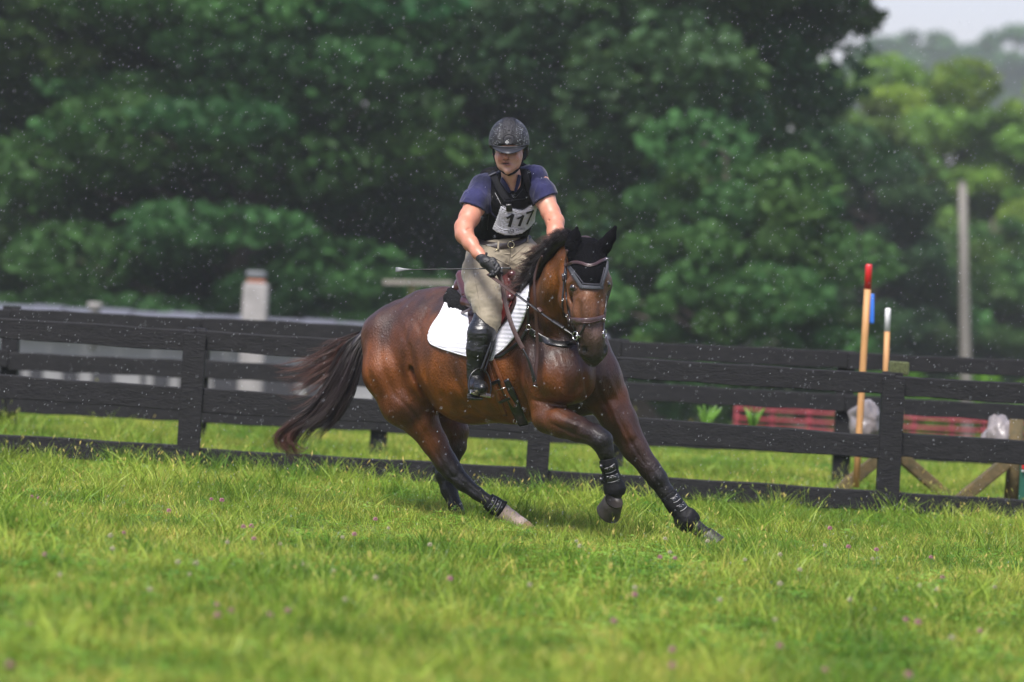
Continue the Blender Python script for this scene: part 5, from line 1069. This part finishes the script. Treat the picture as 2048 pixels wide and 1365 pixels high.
def vline(name, pts, r, m, par, off=.003, base=VC):
    q_ = catmull(np.array(pts, float), 18); v, f = tube(toW(base.hit(q_[:, 0], q_[:, 1], off)), r, 6); return mesh_obj(name, v, f, m, par)
vline('reflective_piping', [(990,386),(996,397),(1002,409)], .0012, M_pipe, vest); vline('reflective_piping', [(1068,370),(1068.5,380),(1066.5,389)], .0012, M_pipe, vest)
vline('quilt_seam', [(1010,404),(1030,400),(1050,398)], .0018, M_black, vest); vline('quilt_seam', [(985,392),(978,425),(975,460)], .0018, M_black, vest); vline('quilt_seam', [(1022,388),(1030,396),(1046,378)], .0018, M_black, vest); vline('bib_top_seam', [(1000,410),(1022,415),(1046,419),(1062,409),(1078,400)], .0022, M_black, vest, .010)
# number bib
BIBP = [(1001,412),(1012,413),(1024,416),(1045,420),(1060,411),(1075,402),(1077,414),(1075,430),(1069,446),(1058,458),(1044,468),(1026,472),(1008,471),(994,466),(984,458),(990,443),(995,430)]
bv, bq = shell(VC, BIBP, .0055, .0105, smooth_poly=False); bib = skin('number_bib', bv, bq, M_bib, rider)
def glyph(ch, px, py, hpx, rot, parent, m, name, bold=.02, squeeze=1.0, shear=.25):
    cu = bpy.data.curves.new('t', 'FONT'); cu.body = ch; cu.size = 1; cu.offset = bold; cu.align_x = 'CENTER'; cu.align_y = 'CENTER'; cu.shear = shear; cu.resolution_u = 4
    o = bpy.data.objects.new('t', cu); COL.objects.link(o); dg = bpy.context.evaluated_depsgraph_get(); me = bpy.data.meshes.new_from_object(o.evaluated_get(dg)); bpy.data.objects.remove(o)
    bm = bmesh.new(); bm.from_mesh(me); bmesh.ops.subdivide_edges(bm, edges=[e for e in bm.edges if e.calc_length() > .25], cuts=2); bmesh.ops.triangulate(bm, faces=bm.faces)
    co = np.array([v.co[:] for v in bm.verts]); bm.verts.index_update(); f = [[v.index for v in p.verts] for p in bm.faces]; bm.free()
    co[:, :2] -= (co[:, :2].max(0) + co[:, :2].min(0)) / 2; co[:, :2] *= hpx / np.ptp(co[:, 1]); c_, s_ = math.cos(rot), math.sin(rot)
    x = px + squeeze * (co[:, 0] * c_ + co[:, 1] * s_); y = py + co[:, 0] * s_ * 1.0 - co[:, 1] * c_; P = VC.hit(x, y, .0118)
    return mesh_obj(name, toW(P), f, m, parent, smooth=False)
def numeral(name, strokes):
    parts = []
    for pts, w in strokes:
        q_ = catmull(np.array(pts, float), 8); P = VC.hit(q_[:, 0], q_[:, 1], .0112); N_ = VC.grad(P); Nw = N_[:, 0:1] * RIGHT + N_[:, 1:2] * UP + N_[:, 2:3] * FWD; parts.append(ribbon(toW(P), Nw, w * PX, .0012 + .0006 * len(parts)))
    v, f = merge(parts); mesh_obj(name, v, f, M_ink, bib, smooth=False)
numeral('numeral_one', [([(1026,428.5),(1018.5,454)], 6.2), ([(1026.5,430),(1013.5,437)], 4.6)]); numeral('numeral_one', [([(1046.5,431),(1038,453)], 5.8), ([(1047,432.5),(1034.5,438)], 4.2)]); numeral('numeral_seven', [([(1065.5,423.5),(1054,449)], 4.8), ([(1052.5,427),(1067.5,422)], 4.4)])
ring_('round_emblem', VC.hit([1022], [462.5], .0125)[0], .012, .0016, M_ink, bib, (0, 0, -1), 1.3); vline('emblem_stroke', [(1018,464),(1021,460),(1023,465),(1027,460)], .0013, M_ink, bib, .0125)
glyph('EQ.PRO', 1041, 459.5, 4.6, math.radians(-9), bib, mat('grey_print', (.16, .16, .18), .6), 'lettering', .01, 1.0, .1)
# breeches
BP = [pr((998,520,.0),(1006,486,-.03),48,42,.04), pr((975,515,-.02),(1035,510,-.01),40,38,.04)]
BP += chain([(975,516,-.05,43),(962,545,-.18,36),(967,580,-.28,34),(975,612,-.36,27),(978,640,-.40,22),(972,665,-.42,20)],.03) + chain([(1035,508,.0,40),(1062,530,-.08,34),(1100,580,-.06,30),(1135,645,.10,24)],.03)
BR = Solid(BP, .0048).plane(C(1005,479,-.03), (-.16,1,0)); v, q = cloth_mesh(BR, .0036, 12, 3.0, (1, 1.8, 1)); br_ = skin('breeches', v, q, M_breech, rider)
def bline(name, pts, r, m, par, off=.0015): return vline(name, pts, r, m, par, off, BR)
bline('side_seam', [(943,502),(946,530),(950,560),(956,590),(960,620),(962,636)], .0011, M_seam, br_); bline('fly_seam', [(1020,492),(1021,506),(1019,520),(1017,533)], .0012, M_seam, br_); bline('pocket_seam', [(960,492),(975,503),(990,504),(999,497),(998,488)], .0012, M_seam, br_); bline('waist_seam', [(954,489),(975,494),(1000,497),(1030,494),(1056,482)], .0011, M_seam, br_)
for pts in ([(975,508),(995,520),(1018,531)], [(985,500),(1003,507),(1020,509)], [(1050,492),(1035,505),(1022,516)], [(1058,495),(1042,512),(1022,524)], [(1066,502),(1050,520),(1030,530)]): bline('fabric_fold', pts, .0042, M_breech, br_, -.0005)
bt = vstrap('belt', [(951,481),(965,486),(985,490),(1008,492),(1030,488),(1048,480),(1059,472)], 12, M_beltm, rider, .002, .005, BR, 34)
ring_('belt_buckle', BR.hit([1022], [490], .012)[0], .017, .0024, M_brass, bt, (0, 0, -1), 1.0)
for x_, y_ in ((997, 491), (1056, 476)): vstrap('belt_loop', [(x_, y_ - 7), (x_ - 1, y_ + 9)], 3.6, M_breech, bt, .009, .003, BR, 6)
ball(toW(BR.hit([994], [500], .004)[0]), .0055, M_brass, 'metal_button', br_, seg=10)
# boots
BO = chain([(972,636,-.395,24.5),(963,668,-.425,26),(957,700,-.425,22.5),(952,730,-.41,16),(951,752,-.40,14.5),(952,768,-.41,14.5)],.03) + chain([(951,774,-.39,14),(956,776,-.45,14),(961,776,-.51,12.5),(964,777,-.55,10)],.025) + [pr((947,785,-.37),(948,790,-.37),11,11,.015)]
BOS = Solid(BO, .0042).plane(C(972,641,-.4), (.75,1,-.2)).plane(C(955,798,-.45), (0,-1,0)); v, q = cloth_mesh(BOS, .0020, 26, 5.0, (.6, 2.2, .6)); bo = skin('riding_boot', v, q, M_boot, rider)
for y_ in (738, 744, 751, 759):
    q_ = catmull(np.array([(939.5, y_), (950, y_ + 2.5), (962, y_ - 1)], float), 14); v, f = tube(toW(BOS.hit(q_[:, 0], q_[:, 1], -.001)), np.r_[.001, np.full(12, .0026), .001], 6); mesh_obj('ankle_crease', v, f, M_boot, bo)
for k, y_ in enumerate((756, 760, 764, 768)):
    q_ = catmull(np.array([(948, y_), (960, y_ + 2)], float), 6); v, f = tube(toW(BOS.hit(q_[:, 0], q_[:, 1], .001)), .0014, 5); mesh_obj('boot_lace', v, f, M_rubber, bo)
sol = Solid(chain([(946,796,-.36,10),(953,793,-.45,12),(962,791,-.545,9)],.02), .0045).plane(C(955,795,-.45), (0,1,-.05)).plane(C(955,801,-.45), (0,-1,0)); v, q = sol.mesh(relax=1); skin('boot_sole', v, q, M_rubber, bo)
slab('boot_heel', C(934,797,-.38), C(955,799,-.38), .06, .022, M_rubber, bo, (0,1,0))
bo2 = Solid(chain([(1136,640,.10,24),(1129,690,.17,24),(1122,750,.17,15),(1122,772,.15,14),(1134,778,.05,11)],.03), .006); v, q = bo2.mesh(); skin('riding_boot', v, q, M_boot, rider)
# gloved hands: palm, four bent fingers and a thumb closed on whip and reins
def glove(wr, pc, kn, fl, th, name, sgn):
    pp = [pr(wr, pc, 11, 10.5, .02)] + [pr(pc, k, 10, 6.2, .012) for k in kn]
    for k, (m_, t_) in zip(kn, fl): pp += [pr(k, m_, 4.6, 4.2, .005), pr(m_, t_, 4.2, 3.4, .004)]
    pp += [pr(pc, th[0], 6, 5, .012), pr(th[0], th[1], 4.8, 3.6, .006)]
    S_ = Solid(pp, .0026); v, q = S_.mesh(relax=1); o = skin(name, v, q, M_glove, rider); return S_, o
GS, gl = glove((962,515,-.50), (972,525,-.535), [(986,521,-.545), (990,528,-.555), (989,536,-.560), (984,543,-.555)],
      [((995,531,-.585), (990,540,-.600)), ((998,538,-.590), (991,546,-.603)), ((995,545,-.592), (987,550,-.600)), ((988,550,-.585), (980,551,-.590))], ((992,534,-.53), (1003,546,-.545)), 'glove', 1)
v, f = tube(toW(catmull([C(954,517,-.50), C(961,521,-.535), C(970,515,-.545), C(973,507,-.515)], 12)), np.linspace(.006, .007, 12), 8); mesh_obj('glove_cuff', v, f, M_glove, gl)
vl = GS.hit([966, 974, 984], [528, 524, 519], .0005); v, f = tube(toW(catmull(vl, 10)), .0013, 6); mesh_obj('glove_strap_edge', v, f, M_strap, gl)
G2, gl2 = glove((1096,508,-.49), (1088,520,-.53), [(1078,520,-.56), (1076,527,-.565), (1077,534,-.565), (1081,540,-.56)],
      [((1070,524,-.60), (1076,531,-.615)), ((1068,531,-.605), (1075,537,-.617)), ((1069,538,-.605), (1076,542,-.615)), ((1074,545,-.595), (1081,547,-.60))], ((1078,512,-.55), (1068,516,-.57)), 'glove', -1)
# helmet
HM = [pr((1018,278,-.250),(1018,284,-.262),39.5,40.5,.02), pr((1018,272,-.20),(1018,284,-.20),36,38,.02)]
HS = Solid(HM, .0040).plane(C(1018,296.5,-.24), (.02,-1,-.10)); v, q = HS.mesh(relax=2); hel = skin('helmet', v, q, M_helm, rider)
HB = Solid(HM, .0040)
pv_ = shell(HB, [(1003,232),(1033,232),(1031,262),(1030,288),(1022,290),(1013,290),(1004,287),(1004,262)], .0005, .0035, smooth_poly=False); skin('centre_panel', pv_[0], pv_[1], M_helmc, hel)
def hline(name, pts, r, m, par, off=.001): return vline(name, pts, r, m, par, off, HB)
hline('brim_band', [(979,289),(990,292.5),(1004,294.5),(1018,295),(1032,294.5),(1046,292),(1057,288)], .0048, M_visor, hel, -.001)
va = catmull([C(981,290,-.28), C(995,294,-.345), C(1017,296,-.362), C(1040,294,-.345), C(1055,289,-.28)], 25); vb = catmull([C(983,293.5,-.30), C(996,302,-.405), C(1017,307,-.452), C(1038,302,-.405), C(1053,292.5,-.30)], 25)
Vv = np.vstack([toW(va), toW(vb), toW(vb + [0, -.004, .001]), toW(va + [0, -.006, .002])]); Fv = [[r_ * 25 + i, r_ * 25 + i + 1, ((r_ + 1) % 4) * 25 + i + 1, ((r_ + 1) % 4) * 25 + i] for r_ in range(4) for i in range(24)] + [[0, 25, 50, 75], [24, 99, 74, 49]]
mesh_obj('visor', Vv, Fv, M_visor, hel)
c_ = HB.hit([1014], [285], .006)[0]; dm = toW(c_ + np.array([[0, .0115, 0], [.0115, 0, 0], [0, -.0115, 0], [-.0115, 0, 0], [0, .0115, .004], [.0115, 0, .004], [0, -.0115, .004], [-.0115, 0, .004]]))
bd = mesh_obj('diamond_badge', dm, [[0,1,2,3],[0,4,5,1],[1,5,6,2],[2,6,7,3],[3,7,4,0]], mat('silver_badge', (.45, .45, .44), .35), hel, smooth=False); ring_('badge_mark', c_ + [0, 0, -.001], .0050, .0010, M_ink, bd)
for pts in ([(987,292,-.25),(988,310,-.26),(995,330,-.27),(1006,344,-.30),(1018,350,-.335)], [(1050,292,-.24),(1048,310,-.24),(1042,328,-.26),(1032,343,-.29),(1018,350,-.335)], [(1054,292,-.20),(1053,306,-.20),(1048,318,-.22)]): strap('chin_strap', pts, 5, M_strap, hel, free=True, th=.003, nrm=[(-.5 if pts[0][0] < 1000 else .6), -.2, -.7], n=20)
v, f = tube(toW(catmull([C(1050,292,-.20), C(1053,304,-.19), C(1048,316,-.19), C(1044,322,-.17)], 10)), [.012, .013, .014, .014, .014, .013, .012, .010, .008, .004], 10); mesh_obj('hair', v, f, M_hairb, rider)
r2_ = np.random.default_rng(5)
# raindrops standing on the helmet shell
bm = bmesh.new()
for _ in range(420):
    x_, y_ = r2_.uniform(980, 1056), r2_.uniform(240, 290)
    if 1003 < x_ < 1032 and r2_.uniform() < .85: continue
    h_ = HB.hit([x_], [y_], 0.0)[0]
    if abs(HB.sample(h_)) > .002: continue
    bmesh.ops.create_icosphere(bm, subdivisions=1, radius=r2_.uniform(.0009, .0024), matrix=Matrix.Translation(toW(h_)))
v = [p.co[:] for p in bm.verts]; bm.verts.index_update(); f = [[k.index for k in p.verts] for p in bm.faces]; bm.free()
M_drop = mat('raindrop', (0.30, 0.32, 0.34), .08, spec=1.0, coat=1.0); o = mesh_obj('helmet_raindrops', v, f, M_drop, hel); o['kind'] = 'stuff'
# whip held in the right hand
crop = empty('riding_crop', cb(990, 537, -.55), 'thin black riding whip with grey flapper held level in the rider\'s gloved right hand', 'riding whip')
a_, b_ = C(1022,537,-.585), C(795,540,-.45)
pt = lambda t: a_ + (b_ - a_) * t
v, f = tube(toW(np.array([pt(t) for t in np.linspace(.22, .985, 10)])), np.linspace(.0034, .0022, 10), 8); mesh_obj('shaft', v, f, M_black, crop)
v, f = tube(toW(np.array([pt(t) for t in (0, .03, .12, .2, .25)])), [.0065, .0052, .0050, .0048, .003], 10); mesh_obj('grip', v, f, M_rubber, crop)
for t in (.075, .11): v, f = tube(toW(np.array([pt(t), pt(t + .012)])), .0062, 10); mesh_obj('ferrule', v, f, M_steel, crop)
fl_ = np.array([pt(t) for t in (.875, .91, .95, .985, 1.015)]); v, f = ribbon(toW(fl_), np.tile(UP * .3 - FWD, (5, 1)), [.004, .007, .014, .026, .026], .006); mesh_obj('flapper', v, f, mat('grey_rubber', (.13, .14, .145), .45), crop)

# ---------------------------------------------------------------- clover flowers, rain
M_pink = mat('pink_clover', (0.40, 0.17, 0.23), .7, var=.3, vscale=300); M_wc = mat('white_clover', (0.42, 0.38, 0.26), .7, var=.2, vscale=300); M_stalk = mat('clover_stalk', (0.09, 0.19, 0.04), .6)
def flower_meshes(seed, R_, squash):
    r = np.random.default_rng(seed); vs, fs = [], []; parts = []
    for k in range(46):
        z = 1 - 1.7 * (k + .5) / 46; a = k * 2.399; s_ = math.sqrt(max(0, 1 - z * z)); d = np.array([s_ * math.cos(a), s_ * math.sin(a), z * squash]); d /= np.linalg.norm(d)
        t1 = np.cross(d, [.1, .2, .97]); t1 /= np.linalg.norm(t1); c = d * R_ * .55; tip = d * R_ * r.uniform(.95, 1.15); w = R_ * .17; o = len(vs); t2 = np.cross(d, t1)
        vs += [c + t1 * w, c - t1 * w * .5 + t2 * w * .86, c - t1 * w * .5 - t2 * w * .86, tip]; fs += [[o, o + 1, o + 3], [o + 1, o + 2, o + 3], [o + 2, o, o + 3]]
    return vs, fs
FM = []
for k, (m_, R_) in enumerate([(M_pink, .0125), (M_wc, .0115)]):
    vs, fs = flower_meshes(k, R_, .9); me = bpy.data.meshes.new('blossom'); me.from_pydata([tuple(p) for p in vs], [], fs); me.materials.append(m_); sv, sf = tube([(0, 0, 0), (.003, 0, -.05), (0, .004, -.14)], [.0014, .0015, .0018], 5); ms = bpy.data.meshes.new('stalk'); ms.from_pydata([tuple(p) for p in sv], [], sf); ms.materials.append(M_stalk); FM.append((me, ms))
pinkp = [(64,994),(78,997),(338,1022),(248,1066),(423,999),(444,1001),(503,1053),(751,1039),(709,1069),(508,1078),(1320-0,1115-0),(487,1054),(1350,1117),(1660,1057),(1753,1100),(1697,1094),(1885,1155),(1812,1240),(1836,1245),(434,1210),(436,1232),(462,1222),(540,1230),(575,1222),(1130+430,1292),(1345,1300),(1345,1332),(1228,1243),(900,1158),(60,1250),(20,1330),(1270,1190),(1960,1262),(1818,1350),(1650,1340),(90,1110),(1862,1115)]
pinkp = [(x, y) for x, y in pinkp if y > 985 or x < 500]
whitep = [(221,1072),(225,1098),(356,1125),(392,1127),(455,1085),(560,1089),(604,1128),(685,1075),(751,1156),(668,1142),(1153,1083),(1160,1093),(1340,1105),(1415,1083),(1330,1078),(1560,1110),(1650,1092),(1745,1118),(1560,1168),(1840,1172),(1874,1180),(1550,1240),(1440,1200),(1270,1176),(1904,1276),(860,1090),(777,1057),(1600,1140),(1490,1120),(300,1180),(120,1150),(1990,1175),(690,1200),(1060,1170),(1700,1200),(380,1150)]
rr = random.Random(3)
for k, lst in enumerate((pinkp, whitep)):
    for (x_, y_) in lst:
        p = ground(x_, y_, .115); 
        nm = 'pink clover blossom standing in the short grass' if k == 0 else 'small creamy white clover blossom standing in the short grass'
        fo = empty('clover_flower', tuple(p), nm, 'clover', 'pink clover blossoms in the grass' if k == 0 else 'white clover blossoms in the grass'); fo.scale = (1, 1, 1)
        for nn_, me in zip(('blossom', 'stalk'), FM[k]):
            o = bpy.data.objects.new(nn_, me); COL.objects.link(o); o.parent = fo; s_ = rr.uniform(.8, 1.2); o.scale = (s_, s_, 1 if nn_ == 'stalk' else s_)
# rain: small slanting drops through the air
nr = 12000; rd = np.random.default_rng(77); yy = 14.5 + 14 * rd.uniform(0, 1, nr) ** .8; xx = rd.uniform(-1, 1, nr) * (.145 * yy + .8); zz = rd.uniform(.05, 3.4, nr)
ln = rd.uniform(.0016, .0065, nr); wd = rd.uniform(.0008, .0014, nr) * np.where(rd.uniform(0, 1, nr) < .08, 1.7, 1); ax = np.stack([.55 + rd.normal(0, .12, nr), rd.normal(0, .1, nr), np.ones(nr)], 1); ax /= np.linalg.norm(ax, axis=1)[:, None]
c = np.stack([xx, yy, zz], 1); s1 = np.cross(ax, [0, 1, 0]); s1 /= np.linalg.norm(s1, axis=1)[:, None]; s2 = np.cross(ax, s1)
V = np.stack([c + ax * ln[:, None], c + s1 * wd[:, None], c + s2 * wd[:, None], c - s1 * wd[:, None], c - s2 * wd[:, None], c - ax * ln[:, None]], 1).reshape(-1, 3)
base_ = (np.arange(nr) * 6)[:, None, None]; tri = np.array([[0,1,2],[0,2,3],[0,3,4],[0,4,1],[5,2,1],[5,3,2],[5,4,3],[5,1,4]])[None]; Fr = (base_ + tri).reshape(-1, 3)
M_rain = mat('falling_drop', (0.60, 0.62, 0.66), .12, spec=1.0, trans=.4)
tag(mesh_obj('rain', V, Fr, M_rain), kind='stuff')
